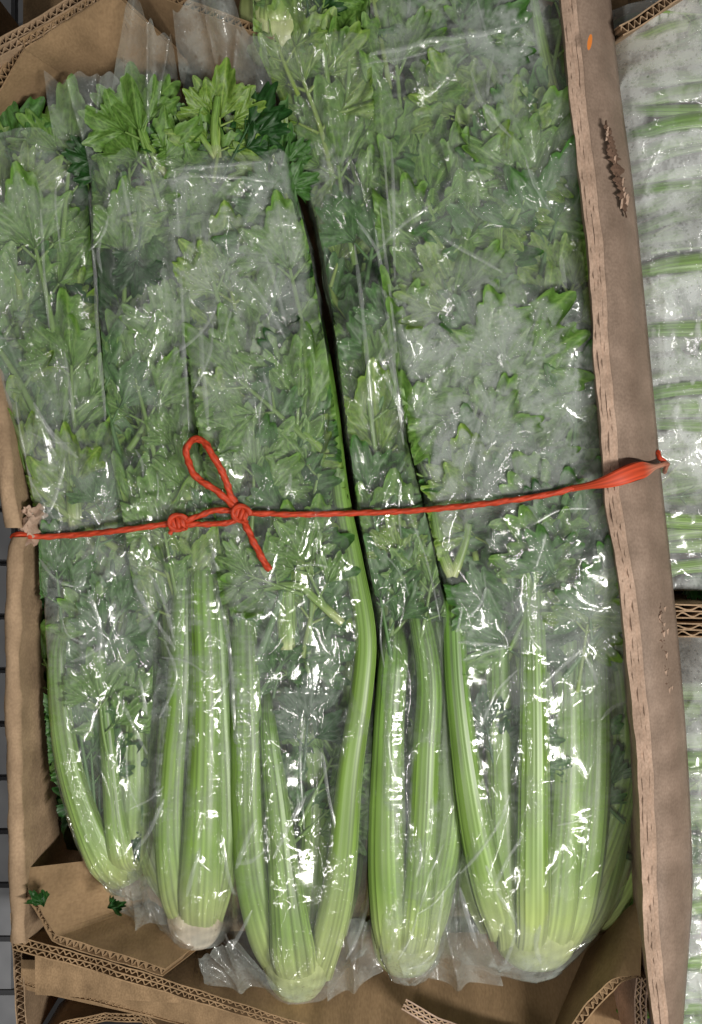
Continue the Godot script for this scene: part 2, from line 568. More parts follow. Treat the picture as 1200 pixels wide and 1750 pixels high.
# ---------------------------------------------------------------- plastic film
func make_bag(called: String, label: String, group: String, rows: Array, low: float, fogged: float, creases: Array, n_rand: int, hem := false, fog_lo := 0.0, coats := 2) -> Node3D:
	var o := thing(called, label, "plastic bag", group)
	var py0: float = rows[0][0]
	var py1: float = rows[-1][0]
	var nv := int((py1 - py0) / 4.6)
	var nu := 104
	var N := nu * nv
	var X := PackedFloat32Array(); X.resize(N)
	var Z := PackedFloat32Array(); Z.resize(N)
	var O := PackedFloat32Array(); O.resize(N)
	var F := PackedFloat32Array(); F.resize(N)
	# smooth the outline
	var L := PackedFloat32Array(); L.resize(nv)
	var R := PackedFloat32Array(); R.resize(nv)
	for j in nv:
		var py := lerpf(py0, py1, j / (nv - 1.0))
		var s := Vector2.ZERO
		for d in [-30.0, -15.0, 0.0, 15.0, 30.0]:
			s += edge_at(rows, clampf(py + d, py0, py1))
		s /= 5.0
		L[j] = s.x + 5.0 * nz.get_noise_2d(py * 0.5, 3.0 + rows[0][1])
		R[j] = s.y + 5.0 * nz.get_noise_2d(py * 0.5, 50.0 + rows[0][2])
	for j in nv:
		var py := lerpf(py0, py1, j / (nv - 1.0))
		for i in nu:
			var u := i / (nu - 1.0)
			u = u + 0.10 * sin(u * TAU) * -0.5 * 0.6
			var hem_y := 0.0
			if hem: hem_y = 26.0 * nz.get_noise_2d(u * 110.0, py0) * (1.0 - smoothstep(0.0, 0.08, j / (nv - 1.0)))
			var w := P(lerpf(L[j], R[j], u), py + hem_y, 0.143)
			var k := j * nu + i
			X[k] = w.x; Z[k] = w.z
			var e := minf(u, 1.0 - u)
			var cap := lerpf(low, 0.2, smoothstep(0.0, 0.09, e))
			O[k] = minf(maxf(hf_get(hf, w.x, w.z) + 0.0008, low), cap)
	# start from a blurred maximum, then let the film settle onto what it holds
	for j in nv:
		for i in nu:
			var m := 0.0
			for d in [-9, -6, -3, 0, 3, 6, 9]:
				var q: int = clampi(j + d, 0, nv - 1) * nu
				m = maxf(m, O[q + i])
				m = maxf(m, O[j * nu + clampi(i + d, 0, nu - 1)])
			F[j * nu + i] = m
	for j in nv:
		F[j * nu] = low; F[j * nu + nu - 1] = low
	for it in 46:
		for j in range(1, nv - 1):
			var r := j * nu
			for i in range(1, nu - 1):
				var k := r + i
				F[k] = maxf(O[k], 0.26 * (F[k - nu] + F[k + nu]) + 0.24 * (F[k - 1] + F[k + 1]))
		for i in nu:
			F[i] = maxf(O[i], F[nu + i])
			F[(nv - 1) * nu + i] = maxf(low - 0.02, F[(nv - 2) * nu + i] - 0.006)
	# taut: the sheet bridges small hollows and lies smooth over ripples
	for ax in 2:
		var T := F.duplicate()
		var sp := 1 if ax == 0 else nu
		for j in nv:
			for i in nu:
				var k := j * nu + i
				var m := T[k]
				for q in [-3, -2, -1, 1, 2, 3]:
					var at: int = (i if ax == 0 else j) + q
					if at >= 0 and at < (nu if ax == 0 else nv): m = maxf(m, T[k + q * sp] - 0.0004)
				F[k] = m
	for ps in 2:
		for ax in 2:
			var T := F.duplicate()
			var sp := 1 if ax == 0 else nu
			var lim := nu if ax == 0 else nv
			for j in nv:
				for i in nu:
					var k := j * nu + i
					var at := i if ax == 0 else j
					if at < 3 or at >= lim - 3: continue
					F[k] = (T[k] * 2.0 + T[k - sp] + T[k + sp] + T[k - 2 * sp] + T[k + 2 * sp] + T[k - 3 * sp] + T[k + 3 * sp]) / 8.0
	for k in N: F[k] = maxf(F[k], O[k] - 0.0004)
	var gap := PackedFloat32Array(); gap.resize(N)
	var clear_deep := 1.0 if coats < 4 else 0.0
	for k in N: gap[k] = F[k] - O[k]
	# folds: given in pixels of the photo [x0, y0, x1, y1, height, width], then loose ones
	var folds := []
	for f in creases: folds.append([f[0], f[1], f[2], f[3], f[4] * 1.15, f[5] * 1.7])
	for q in 16:                          # gathers where the bag ends
		var py := py1 - rng.randf_range(0.0, 90.0)
		var e := edge_at(rows, py)
		var px := lerpf(e.x, e.y, rng.randf_range(0.05, 0.95))
		var a := rng.randfn(0.0, 0.7)
		var l := rng.randf_range(15.0, 50.0)
		folds.append([px - sin(a) * l, py - cos(a) * l, px + sin(a) * l, py + cos(a) * l, rng.randf_range(0.002, 0.0045), rng.randf_range(0.002, 0.004)])
	for q in n_rand:
		var py := rng.randf_range(py0, py1)
		var e := edge_at(rows, py)
		var px := lerpf(e.x, e.y, rng.randf_range(0.08, 0.92))
		var a := rng.randfn(0.0, 0.55)
		if rng.randf() < 0.2: a += 1.2
		var l := rng.randf_range(15.0, 110.0)
		folds.append([px - sin(a) * l, py - cos(a) * l, px + sin(a) * l, py + cos(a) * l, rng.randf_range(0.0008, 0.0024), rng.randf_range(0.002, 0.0055)])
	for q in 5:                           # long lengthwise creases
		var py := rng.randf_range(py0 + 100.0, py1 - 400.0)
		var l := rng.randf_range(180.0, 420.0)
		var ea := edge_at(rows, py)
		var eb := edge_at(rows, py + l)
		var uu := rng.randf_range(0.1, 0.9)
		folds.append([lerpf(ea.x, ea.y, uu), py, lerpf(eb.x, eb.y, clampf(uu + rng.randf_range(-0.12, 0.12), 0.08, 0.92)), py + l, rng.randf_range(0.0012, 0.0022), rng.randf_range(0.003, 0.005)])
	var D := PackedFloat32Array(); D.resize(N)
	for f in folds:
		var a3 := P(f[0], f[1], 0.143)
		var b3 := P(f[2], f[3], 0.143)
		var a := Vector2(a3.x, a3.z)
		var ab := Vector2(b3.x, b3.z) - a
		var l2 := ab.length_squared()
		var j0 := clampi(int((minf(f[1], f[3]) - 25.0 - py0) / (py1 - py0) * nv), 0, nv)
		var j1 := clampi(int((maxf(f[1], f[3]) + 25.0 - py0) / (py1 - py0) * nv), 0, nv)
		var wob := rng.randf() * 100.0
		for j in range(j0, j1):
			for i in nu:
				var k := j * nu + i
				var pt := Vector2(X[k], Z[k])
				var t := clampf((pt - a).dot(ab) / l2, 0.0, 1.0)
				var off := pt - a - ab * t
				var dist: float = off.length()
				if dist < f[5] * 5.0:
					var sgn: float = signf(off.cross(ab)) * dist + 0.002 * nz.get_noise_2d(t * 60.0, wob)
					var taper := smoothstep(0.0, 0.25, t) * smoothstep(1.0, 0.75, t)
					D[k] += f[4] * taper * exp(-absf(sgn) / f[5]) * (1.0 if sgn > 0.0 else 0.75)
	var p := PackedVector3Array()
	var uv := PackedVector2Array()
	var col := PackedColorArray()
	var pf := PackedVector3Array()
	for j in nv:
		var v := j / (nv - 1.0)
		for i in nu:
			var k := j * nu + i
			var loose := smoothstep(0.0, 0.004, gap[k])
			var wr := absf(ridge.get_noise_3d(X[k] * 900.0, Z[k] * 380.0, py0)) * 0.0007 * (0.5 + loose)
			wr += nz.get_noise_3d(X[k] * 1600.0, Z[k] * 900.0, py0) * 0.0003
			var y := F[k] + D[k] + wr
			p.append(Vector3(X[k], y, Z[k]))
			pf.append(Vector3(X[k], y - 0.0004, Z[k]))
			uv.append(Vector2(X[k], Z[k]) / 0.15)
			var big := smoothstep(-0.12, 0.35, nz.get_noise_2d(X[k] * 260.0 + py0, Z[k] * 200.0))
			var fa := fogged * (fog_lo + (1.0 - fog_lo) * smoothstep(0.0014, 0.0040, gap[k]) * (1.0 - 0.72 * clear_deep * smoothstep(0.007, 0.014, gap[k]))) * (0.25 + 0.75 * big)
			fa *= 1.0 - 0.6 * smoothstep(0.78, 0.92, v) if fog_lo < 0.2 else 1.0
			var uu := i / (nu - 1.0)
			fa = maxf(fa, 0.06 + 0.30 * big * (0.4 + 0.6 * smoothstep(0.0008, 0.003, gap[k])) + 0.40 * smoothstep(0.955, 0.985, v) + 0.3 * smoothstep(0.07, 0.02, minf(uu, 1.0 - uu)))
			if coats == 3:               # extra white fog low on the widest bag, painting in a broad reflection
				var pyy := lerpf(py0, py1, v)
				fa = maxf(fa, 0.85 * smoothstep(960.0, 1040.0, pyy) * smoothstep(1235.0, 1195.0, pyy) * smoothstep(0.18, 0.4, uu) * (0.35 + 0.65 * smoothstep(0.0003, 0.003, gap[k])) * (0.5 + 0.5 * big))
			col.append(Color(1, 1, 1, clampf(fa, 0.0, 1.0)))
			var hx := int((X[k] - HX) / HC)
			var hz := int((Z[k] - HZ) / HC)
			if hx >= 0 and hz >= 0 and hx < HW and hz < HD:
				top_film[hz * HW + hx] = maxf(top_film[hz * HW + hx], y)
	var mb := MB.new()
	mb.grid(p, nu, nv, PackedColorArray(), uv)
	flip(mb)
	var s := add("film", mb, M.film, o)
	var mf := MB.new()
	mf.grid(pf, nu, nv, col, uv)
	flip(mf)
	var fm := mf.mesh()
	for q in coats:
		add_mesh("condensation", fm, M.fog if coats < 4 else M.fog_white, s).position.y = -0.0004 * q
	return o

# narrow folds standing up from the film; a whitish tint paints long bright lines along their backs
func pleats(bag: Node3D, lines: Array, rows: Array, n_rand: int) -> void:
	var all := lines.duplicate()
	var py0: float = rows[0][0]
	var py1: float = rows[-1][0]
	for q in n_rand:
		var py := rng.randf_range(py0 + 40.0, py1 - 60.0)
		var e := edge_at(rows, py)
		var px := lerpf(e.x, e.y, rng.randf_range(0.1, 0.9))
		var a := rng.randfn(0.0, 0.35) if rng.randf() < 0.7 else rng.randfn(0.0, 1.2)
		var l := rng.randf_range(18.0, 70.0)
		var c := rng.randf_range(-0.25, 0.25)
		all.append([px - sin(a) * l, py - cos(a) * l, px + cos(a) * l * c, py - sin(a) * l * c, px + sin(a) * l, py + cos(a) * l])
	var mb := MB.new()
	for ln in all:
		var k := PackedVector3Array()
		for i in range(0, ln.size(), 2):
			var w := P(ln[i], ln[i + 1], 0.145)
			k.append(Vector3(w.x, 0.145, w.z))
		var length := 0.0
		for i in k.size() - 1: length += k[i].distance_to(k[i + 1])
		var n := clampi(int(length / 0.0016), 8, 240)
		var s := smooth_path(k, n)
		var ys := PackedFloat32Array()
		for i in n: ys.append(maxf(maxf(hf_get(top_film, s[i].x, s[i].z), hf_get(top_film, s[i].x + HC, s[i].z)), hf_get(top_film, s[i].x, s[i].z + HC)))
		var wid := rng.randf_range(0.0007, 0.0019) * (1.0 if length > 0.03 else 0.8)
		var hgt := wid * rng.randf_range(0.22, 0.42)
		var seed_ := rng.randf() * 500.0
		var p := PackedVector3Array()
		for j in n:
			var t := j / (n - 1.0)
			var y := 0.0
			for d in range(-3, 4): y += ys[clampi(j + d, 0, n - 1)] / 7.0
			var tg := (s[mini(j + 1, n - 1)] - s[maxi(j - 1, 0)])
			tg.y = 0
			var sd := tg.normalized().cross(Vector3.UP)
			var tp := minf(1.0, minf(t, 1.0 - t) * 6.0) * (0.75 + 0.5 * nz.get_noise_2d(j * 5.0, seed_))
			var lean := 0.5 * nz.get_noise_2d(j * 2.0, seed_ + 90.0)
			for i in 9:
				var a := i / 8.0 * 2.0 - 1.0
				var hh := pow(cos(a * PI * 0.5), 1.3)
				p.append(Vector3(s[j].x, y - 0.0002 + hgt * tp * hh, s[j].z) + sd * (a * wid * (0.3 + 0.7 * tp) + lean * hgt * hh))
		mb.grid(p, 9, n, PackedColorArray(), PackedVector2Array())
	# turn the normals up
	for i in mb.n.size():
		if mb.n[i].y < 0.0:
			flip(mb)
			break
	add("pleat", mb, M.pleat, bag).set_meta("kind", "stuff")

func flip(mb: MB) -> void:              # normals of a sheet laid left to right, top to bottom point down; turn them up
	for i in mb.n.size(): mb.n[i] = -mb.n[i]
	for i in range(0, mb.ix.size(), 3):
		var t := mb.ix[i + 1]
		mb.ix[i + 1] = mb.ix[i + 2]
		mb.ix[i + 2] = t

func crumpled(called: String, parent: Node3D, corners: Array, seed_: float, amp := 0.006) -> void:
	# corners: four [px, py, y], top left, top right, bottom right, bottom left
	var q := []
	for c in corners: q.append(P(c[0], c[1], c[2]))
	var n := 40
	var p := PackedVector3Array()
	var uv := PackedVector2Array()
	var a: Vector3 = q[0]
	var b: Vector3 = q[1]
	var c_: Vector3 = q[2]
	var d: Vector3 = q[3]
	var nm := (b - a).cross(d - a).normalized()
	for j in n:
		for i in n:
			var u := i / (n - 1.0)
			var v := j / (n - 1.0)
			var w := a.lerp(b, u).lerp(d.lerp(c_, u), v)
			var f := absf(ridge.get_noise_2d(u * 26.0 + seed_, v * 9.0)) + 0.5 * absf(nz.get_noise_2d(u * 30.0 - v * 22.0, seed_))
			var fold := exp(-absf(u - 0.35 - 0.15 * v) * 14.0) + 0.7 * exp(-absf(u - 0.75 + 0.3 * v) * 18.0)
			w += nm * (amp * 1.6 * f - 1.8 * amp * fold)
			w += (a - d) * (1.0 - v) * (0.22 * nz.get_noise_2d(u * 60.0, seed_ * 7.0) - 0.25 * absf(u - 0.4))
			w += (c_ - d) * 0.03 * nz.get_noise_2d(v * 40.0, seed_ + 9.0)
			p.append(w)
			uv.append(Vector2(w.x, w.z) / 0.15)
	var mb := MB.new()
	mb.grid(p, n, n, PackedColorArray(), uv)
	var s := add(called, mb, M.film, parent)
	var mf := MB.new()
	var pf := PackedVector3Array()
	var col := PackedColorArray()
	for k in p.size():
		pf.append(p[k] - nm * 0.0004)
		col.append(Color(1, 1, 1, 0.6 + 0.4 * absf(nz.get_noise_2d(k * 0.9, seed_))))
	mf.grid(pf, n, n, col, uv)
	add("condensation", mf, M.fog, s)

# ---------------------------------------------------------------- cardboard
func slab(mb: MB, top: PackedVector3Array, bot: PackedVector3Array, shift: PackedFloat32Array, th: float) -> void:
	var n := top.size()
	var a := PackedVector3Array(); var b := PackedVector3Array(); var c := PackedVector3Array()
	var ot := PackedVector3Array(); var it := PackedVector3Array(); var ob := PackedVector3Array(); var ib := PackedVector3Array()
	for i in n:
		var tg := (top[mini(i + 1, n - 1)] - top[maxi(i - 1, 0)])
		var sd := tg.cross(bot[i] - top[i]).normalized()
		ot.append(top[i] + sd * (shift[i] + th * 0.5)); it.append(top[i] + sd * (shift[i] - th * 0.5))
		ob.append(bot[i] + sd * (shift[i] + th * 0.5)); ib.append(bot[i] + sd * (shift[i] - th * 0.5))
	a.append_array(ob); a.append_array(ot)
	b.append_array(it); b.append_array(ib)
	c.append_array(ot); c.append_array(it)
	mb.grid(a, n, 2, PackedColorArray(), PackedVector2Array())
	mb.grid(c, n, 2, PackedColorArray(), PackedVector2Array())
	mb.grid(b, n, 2, PackedColorArray(), PackedVector2Array())
	mb.quad(ot[0], it[0], ib[0], ob[0])
	mb.quad(it[n - 1], ot[n - 1], ob[n - 1], ib[n - 1])

func resample(p: PackedVector3Array, n: int) -> PackedVector3Array:
	var l := [0.0]
	for i in p.size() - 1: l.append(l[-1] + p[i].distance_to(p[i + 1]))
	var out := PackedVector3Array()
	var k := 0
	for i in n:
		var t: float = l[-1] * i / (n - 1.0)
		while k < p.size() - 2 and l[k + 1] < t: k += 1
		out.append(p[k].lerp(p[k + 1], clampf((t - l[k]) / maxf(l[k + 1] - l[k], 1e-9), 0.0, 1.0)))
	return out

# a corrugated panel: two liners and, between them, the wavy fluting seen at the cut edge
func board(parent: Node3D, called: String, top: PackedVector3Array, bot: PackedVector3Array, T: float, mat: Material, layers := 1, period := 0.0046, torn := 0.0006, ply := 0.0009) -> MeshInstance3D:
	var length := 0.0
	for i in top.size() - 1: length += top[i].distance_to(top[i + 1])
	var nc := clampi(int(length / 0.004), 4, 200)
	var ct := resample(top, nc)
	var cb := resample(bot, nc)
	var mb := MB.new()
	for L in layers + 1:
		var off := (L / float(layers) - 0.5) * T
		var sh := PackedFloat32Array()
		var tt := PackedVector3Array()
		for i in nc:
			sh.append(off + maxf(0.0008, ply * 0.26) * nz.get_noise_2d(i * 6.0, L * 40.0 + T * 5000.0))
			tt.append(ct[i] + (ct[i] - cb[i]).normalized() * torn * (nz.get_noise_2d(i * 30.0, L * 17.0) - 0.3))
		slab(mb, tt, cb, sh, ply)
	var o := add(called, mb, mat, parent)
	if ply > 0.002: return o
	var mw := MB.new()
	var nf := clampi(int(length / period * 8.0), 8, 900)
	var ft := resample(top, nf)
	var fb := resample(bot, nf)
	for L in layers:
		var off := ((L + 0.5) / float(layers) - 0.5) * T
		var amp := T / layers * 0.5 - 0.0006
		var sh := PackedFloat32Array()
		var b2 := PackedVector3Array()
		var t2 := PackedVector3Array()
		for i in nf:
			sh.append(off + amp * sin(i / 8.0 * TAU + L * 1.3 + 2.5 * nz.get_noise_2d(i * 1.3, T * 9000.0 + L * 50.0)) * (0.8 + 0.6 * nz.get_noise_1d(i * 3.0 + L * 77.0)))
			var dn := (fb[i] - ft[i])
			t2.append(ft[i] + dn.normalized() * (0.0005 + 0.002 * maxf(0.0, nz.get_noise_2d(i * 1.1, L * 61.0 + 7.0))))
			b2.append(ft[i] + dn.normalized() * minf(dn.length(), 0.02))
		slab(mw, t2, b2, sh, 0.0010)
	add("fluting", mw, M.card if mat == M.card_torn else mat, o)
	return o

func path_px(a: Array) -> PackedVector3Array:
	var o := PackedVector3Array()
	for k in a: o.append(P(k[0], k[1], k[2]))
	return o

func dropped(p: PackedVector3Array, y: float, dx := 0.0, dz := 0.0) -> PackedVector3Array:
	var o := PackedVector3Array()
	for q in p: o.append(Vector3(q.x + dx, y, q.z + dz))
	return o

# ---------------------------------------------------------------- cord
func tube(mb: MB, pts: PackedVector3Array, R: float, col: Color, taper_end := true, flat := 1.0) -> void:
	var n := pts.size()
	for st in 3:
		var p := PackedVector3Array()
		var cols := PackedColorArray()
		var up := Vector3.UP
		for j in n:
			var tg := (pts[mini(j + 1, n - 1)] - pts[maxi(j - 1, 0)]).normalized()
			up = (up - tg * up.dot(tg)).normalized()
			var sd := tg.cross(up)
			var ph := j * 0.09 + 0.8 * sin(j * 0.021) + st * TAU / 3.0
			var rr := R * (1.0 + 0.10 * sin(j * 0.31 + st))
			var c := pts[j] + (sd * cos(ph) * flat + up * sin(ph)) * rr * 0.24
			for i in 9:
				var a := -i / 8.0 * TAU
				var s := 0.78 * rr * (1.0 + 0.08 * cos(a * 4.0 + j * 0.6))
				p.append(c + (sd * cos(a) * flat + up * sin(a)) * s)
				var k := col * (0.85 + 0.22 * cos(a * 4.0 + j * 0.5) + 0.2 * nz.get_noise_2d(j * 6.0, st * 30.0 + a * 4.0))
				k.a = 1.0
				cols.append(k)
		mb.grid(p, 9, n, cols, PackedVector2Array(), true)

func film_y(x: float, z: float) -> float:
	var m := 0.0
	for dz in range(-2, 3):
		for dx in range(-2, 3):
			m = maxf(m, hf_get(top_film, x + dx * HC, z + dz * HC))
	return m

func cord_path(a: Array, n: int, lift: float) -> PackedVector3Array:   # [px, py] or [px, py, y]; rides on the film
	var k := PackedVector3Array()
	for q in a:
		if q.size() > 2: k.append(P(q[0], q[1], q[2]))
		else:
			var w := P(q[0], q[1], 0.15)
			var y := maxf(film_y(w.x, w.z), 0.140)
			w = P(q[0], q[1], y)
			w.y = y + lift
			k.append(w)
	return smooth_path(k, n)

# ================================================================ scene
func _ready() -> void:
	rng.seed = 77
	nz.seed = 5; nz.frequency = 0.02; nz.fractal_octaves = 3
	ridge.seed = 9; ridge.frequency = 0.02; ridge.fractal_type = FastNoiseLite.FRACTAL_RIDGED; ridge.fractal_octaves = 2

	var cam := Camera3D.new()
	cam.name = "camera"
	cam.fov = FOV
	cam.near = 0.05; cam.far = 30.0
	add_child(cam)
	cam.position = Vector3(0, CAM_Y, 0)
	cam.rotation_degrees = Vector3(-90, 0, 0)
	cam.current = true

	var we := WorldEnvironment.new()
	we.name = "environment"
	var env := Environment.new()
	env.background_mode = Environment.BG_COLOR
	env.background_color = Color(0.06, 0.063, 0.07)
	env.tonemap_mode = Environment.TONE_MAPPER_LINEAR
	env.tonemap_exposure = 1.07
	env.sdfgi_enabled = true; env.ssao_enabled = true; env.ssil_enabled = true
	we.environment = env
	add_child(we)

	lamp("added_glint_light", Vector3(0.78, 1.38, 0.48), Vector3(0.0, 0.15, 0.05), Vector2(0.55, 0.065), 1.75)
	lamp("added_glint_light", Vector3(-0.45, 1.7, 0.75), Vector3(0.0, 0.15, 0.1), Vector2(0.06, 0.6), 0.62)
	lamp("added_glint_light", Vector3(0.15, 2.2, -0.75), Vector3(0.0, 0.15, 0.0), Vector2(0.4, 0.05), 0.20)
	lamp("added_glint_light", Vector3(-0.75, 2.1, -0.15), Vector3(0.0, 0.15, 0.0), Vector2(0.05, 0.4), 0.20)  # added lamp with no known source, puts glints on diagonal creases
	lamp("added_glint_light", Vector3(0.25, 2.0, 0.85), Vector3(0.0, 0.15, 0.0), Vector2(0.5, 0.05), 0.32)  # second added lamp, lights creases that face the near side

	materials()
	make_leaf_variants()
	top_film.resize(HW * HD)
	top_film.fill(0.0)

	floor_tiles()
	boxes()
	celery()
	right_side()
	cord()
	crumbs()
	for o in get_children():
		if o is Node3D and o.has_meta("label") and not o is MeshInstance3D and o.position == Vector3.ZERO: rebase(o)

# put a thing's origin at its base
func rebase(o: Node3D) -> void:
	var box_ := AABB()
	var first := true
	for c in o.get_children():
		if c is MeshInstance3D:
			var b: AABB = c.transform * c.mesh.get_aabb()
			box_ = b if first else box_.merge(b)
			first = false
	var p := box_.get_center()
	p.y = box_.position.y
	o.position = p
	for c in o.get_children(): c.position -= p

func lamp(called: String, at: Vector3, to: Vector3, size: Vector2, e: float) -> void:
	var l := AreaLight3D.new()
	l.name = numbered(called, self)
	add_child(l, true)
	l.look_at_from_position(at, to, Vector3.FORWARD if absf((to - at).normalized().dot(Vector3.FORWARD)) < 0.9 else Vector3.UP)
	l.area_size = size
	l.light_energy = e
	l.light_color = Color(1.0, 0.985, 0.96)
	l.shadow_enabled = true
	l.area_range = 8.0

func floor_tiles() -> void:
	var g := MB.new()
	g.quad(Vector3(-3, -0.33, 3), Vector3(3, -0.33, 3), Vector3(3, -0.33, -3), Vector3(-3, -0.33, -3))
	var f := add("floor", g, M.grout, self)
	f.set_meta("kind", "structure")
	var bm := MB.new()
	var w := 0.052
	var h := 0.0535
	var e := 0.002
	var a := PackedVector3Array([Vector3(0, 0, 0), Vector3(w, 0, 0), Vector3(w, 0, h), Vector3(0, 0, h)])
	var top := PackedVector3Array([Vector3(e, 0.008, e), Vector3(w - e, 0.008, e), Vector3(w - e, 0.008, h - e), Vector3(e, 0.008, h - e)])
	bm.quad(top[3], top[2], top[1], top[0])
	for i in 4:
		var j := (i + 1) % 4
		bm.quad(a[j], a[i], top[i], top[j])
	var tm := bm.mesh()
	for r in 22:
		for c in 5:
			var px := -0.60 + c * 0.0555 + 0.055 * 0.5 * (r % 2)
			var t := add_mesh("tile", tm, M.tile, f)
			t.position = Vector3(px, -0.329 + 0.0006 * rng.randf(), -0.62 + r * 0.0562)

# ---------------------------------------------------------------- cartons
func boxes() -> void:
	var o := thing("celery_carton", "open brown cardboard carton tied with orange cord, holding the bagged celery", "cardboard box")
	# floor of the carton
	var bt := MB.new()
	var z0 := -0.50
	var z1 := 0.33
	bt.quad(Vector3(-0.19, 0.004, z1), Vector3(0.208, 0.004, z1), Vector3(0.208, 0.004, z0), Vector3(-0.19, 0.004, z0))
	add("base_panel", bt, M.card_in, o)
	# left wall, in two lengths that meet at the notch for the cord
	folded_wall(o, path_px([[-60, -60, 0.115], [-36, 300, 0.115], [-16, 560, 0.13], [2, 720, 0.15], [14, 840, 0.155], [26, 902, 0.152]]))
	folded_wall(o, path_px([[34, 918, 0.152], [27, 960, 0.155], [23, 1150, 0.155], [27, 1350, 0.155], [30, 1500, 0.153], [33, 1608, 0.135]]))
	# right wall: thick torn edge on top, outer face that leans out
	var rt := path_px([[968, -40, 0.166], [986, 150, 0.166], [1004, 300, 0.166], [1021, 450, 0.166], [1028, 600, 0.166], [1042, 750, 0.165], [1047, 850, 0.164], [1072, 1000, 0.166], [1088, 1150, 0.167], [1103, 1300, 0.167], [1110, 1500, 0.167], [1116, 1620, 0.167], [1135, 1790, 0.167]])
	var rw := board(o, "side_wall", rt, dropped(rt, 0.006, 0.026), 0.0066, M.card_torn, 3, 0.02, 0.0022, 0.0025)
	var face := MB.new()
	var tops := path_px([[969, -40, 0.1635], [986, 150, 0.1635], [1006, 300, 0.1635], [1024, 450, 0.1635], [1032, 600, 0.1635], [1046, 750, 0.1635], [1052, 850, 0.1635], [1078, 1000, 0.1635], [1096, 1150, 0.1635], [1108, 1300, 0.1635], [1116, 1500, 0.1635], [1124, 1620, 0.1635], [1136, 1790, 0.1635]])
	var mid := path_px([[1040, -40, 0.135], [1060, 150, 0.135], [1080, 300, 0.135], [1096, 450, 0.135], [1110, 600, 0.135], [1124, 750, 0.135], [1134, 850, 0.135], [1150, 1000, 0.135], [1165, 1150, 0.135], [1176, 1300, 0.135], [1184, 1500, 0.135], [1178, 1620, 0.135], [1165, 1790, 0.135]])
	var ts := smooth_path(tops, 80)
	var ms := smooth_path(mid, 80)
	var p := PackedVector3Array()
	for j in 14:
		var v := j / 11.0
		for i in 80:
			var q := ts[i].lerp(ms[i], minf(v, 1.0))
			q.y += 0.006 * sin(minf(v, 1.0) * PI)
			q.y += 0.0012 * nz.get_noise_2d(i * 3.0, j * 12.0)
			if j >= 12: q = Vector3(ms[i].x + 0.002, 0.135 - 0.0645 * (j - 11), ms[i].z)
			p.append(q)
	face.grid(p, 80, 14, PackedColorArray(), PackedVector2Array())
	flip(face)
	var fc := add("outer_face", face, M.card_grey, o)
	# scars where the face was torn
	for s in [[1036, 205, 1072, 372, 10.0], [1128, 1030, 1146, 1195, 9.0]]:
		scar(fc, s[0], s[1], s[2], s[3], s[4])
	var mk := MB.new()
	var mp := PackedVector3Array()
	for j in 2:
		for i in 13:
			var a := i / 12.0 * TAU
			var w := P(1008.0 + (4.0 * cos(a) - 2.0 * sin(a)) * j, 72.0 + (14.0 * sin(a)) * j, 0.1745)
			mp.append(w)
	mk.grid(mp, 13, 2, PackedColorArray(), PackedVector2Array(), true)
	add("ink_mark", mk, M.orange, fc)
	# near wall: leans outwards, its rim shows the fluting
	var nr := path_px([[24, 1612, 0.128], [160, 1648, 0.126], [330, 1700, 0.124], [480, 1748, 0.122], [640, 1790, 0.12], [1100, 1850, 0.12]])
	var nb := path_px([[60, 1560, 0.05], [180, 1580, 0.05], [340, 1600, 0.05], [480, 1600, 0.05], [640, 1600, 0.05], [1060, 1600, 0.05]])
	board(o, "end_wall", nr, nb, 0.008, M.card_in, 2, 0.0044)
	# folded corner flap at the lower left
	var fl := path_px([[24, 1486, 0.148], [58, 1540, 0.146], [92, 1604, 0.145], [180, 1632, 0.143], [280, 1662, 0.142]])
	var fi := path_px([[70, 1486, 0.147], [215, 1470, 0.10], [230, 1540, 0.10], [280, 1560, 0.11], [335, 1618, 0.135]])
	flap(o, "corner_flap", [[24, 1486, 0.150], [92, 1604, 0.146], [280, 1662, 0.144]], [[230, 1462, 0.085], [250, 1540, 0.085], [345, 1612, 0.115]])
	var cw := path_px([[24, 1490, 0.146], [30, 1560, 0.14], [36, 1612, 0.13]])
	board(o, "corner_post", cw, dropped(cw, 0.01, 0.012), 0.005, M.card)
	# corner at the lower right
	flap(o, "corner_flap", [[930, 1830, 0.135], [1010, 1720, 0.137], [1055, 1675, 0.14], [1095, 1668, 0.142]], [[960, 1700, 0.05], [1000, 1640, 0.06], [1050, 1590, 0.08], [1100, 1530, 0.12]])
	var ce := path_px([[1098, 1672, 0.141], [1094, 1710, 0.141], [1098, 1800, 0.141]])
	board(o, "corner_edge", ce, dropped(ce, 0.06), 0.007, M.card_torn, 2, 0.0044)
	# loose edge at the bottom of the frame
	var le := path_px([[690, 1716, 0.135], [745, 1748, 0.133], [830, 1775, 0.13], [930, 1800, 0.13]])
	board(o, "loose_flap", le, path_px([[705, 1725, 0.10], [780, 1790, 0.10], [850, 1800, 0.10], [940, 1825, 0.10]]), 0.006, M.card_torn, 2, 0.0044)
	# far end: two flaps, folded outwards
	flap(o, "far_flap", [[190, -20, 0.190], [110, 30, 0.188], [38, 75, 0.186]], [[320, 100, 0.10], [300, 190, 0.08], [180, 172, 0.07]])
	flap(o, "far_flap", [[38, 75, 0.184], [10, 120, 0.17], [-30, 190, 0.165]], [[180, 172, 0.07], [80, 250, 0.06], [-20, 300, 0.06]])
	var bk := path_px([[-40, 100, 0.178], [60, 50, 0.186], [190, -30, 0.19]])
	board(o, "far_wall", bk, dropped(bk, 0.01), 0.010, M.card, 2, 0.0044)
	flap(o, "far_flap", [[205, -40, 0.15], [330, 10, 0.15], [470, 60, 0.15]], [[290, 120, 0.06], [350, 190, 0.06], [450, 220, 0.06]])
	# bottom pieces under the near bags
	var ins := MB.new()
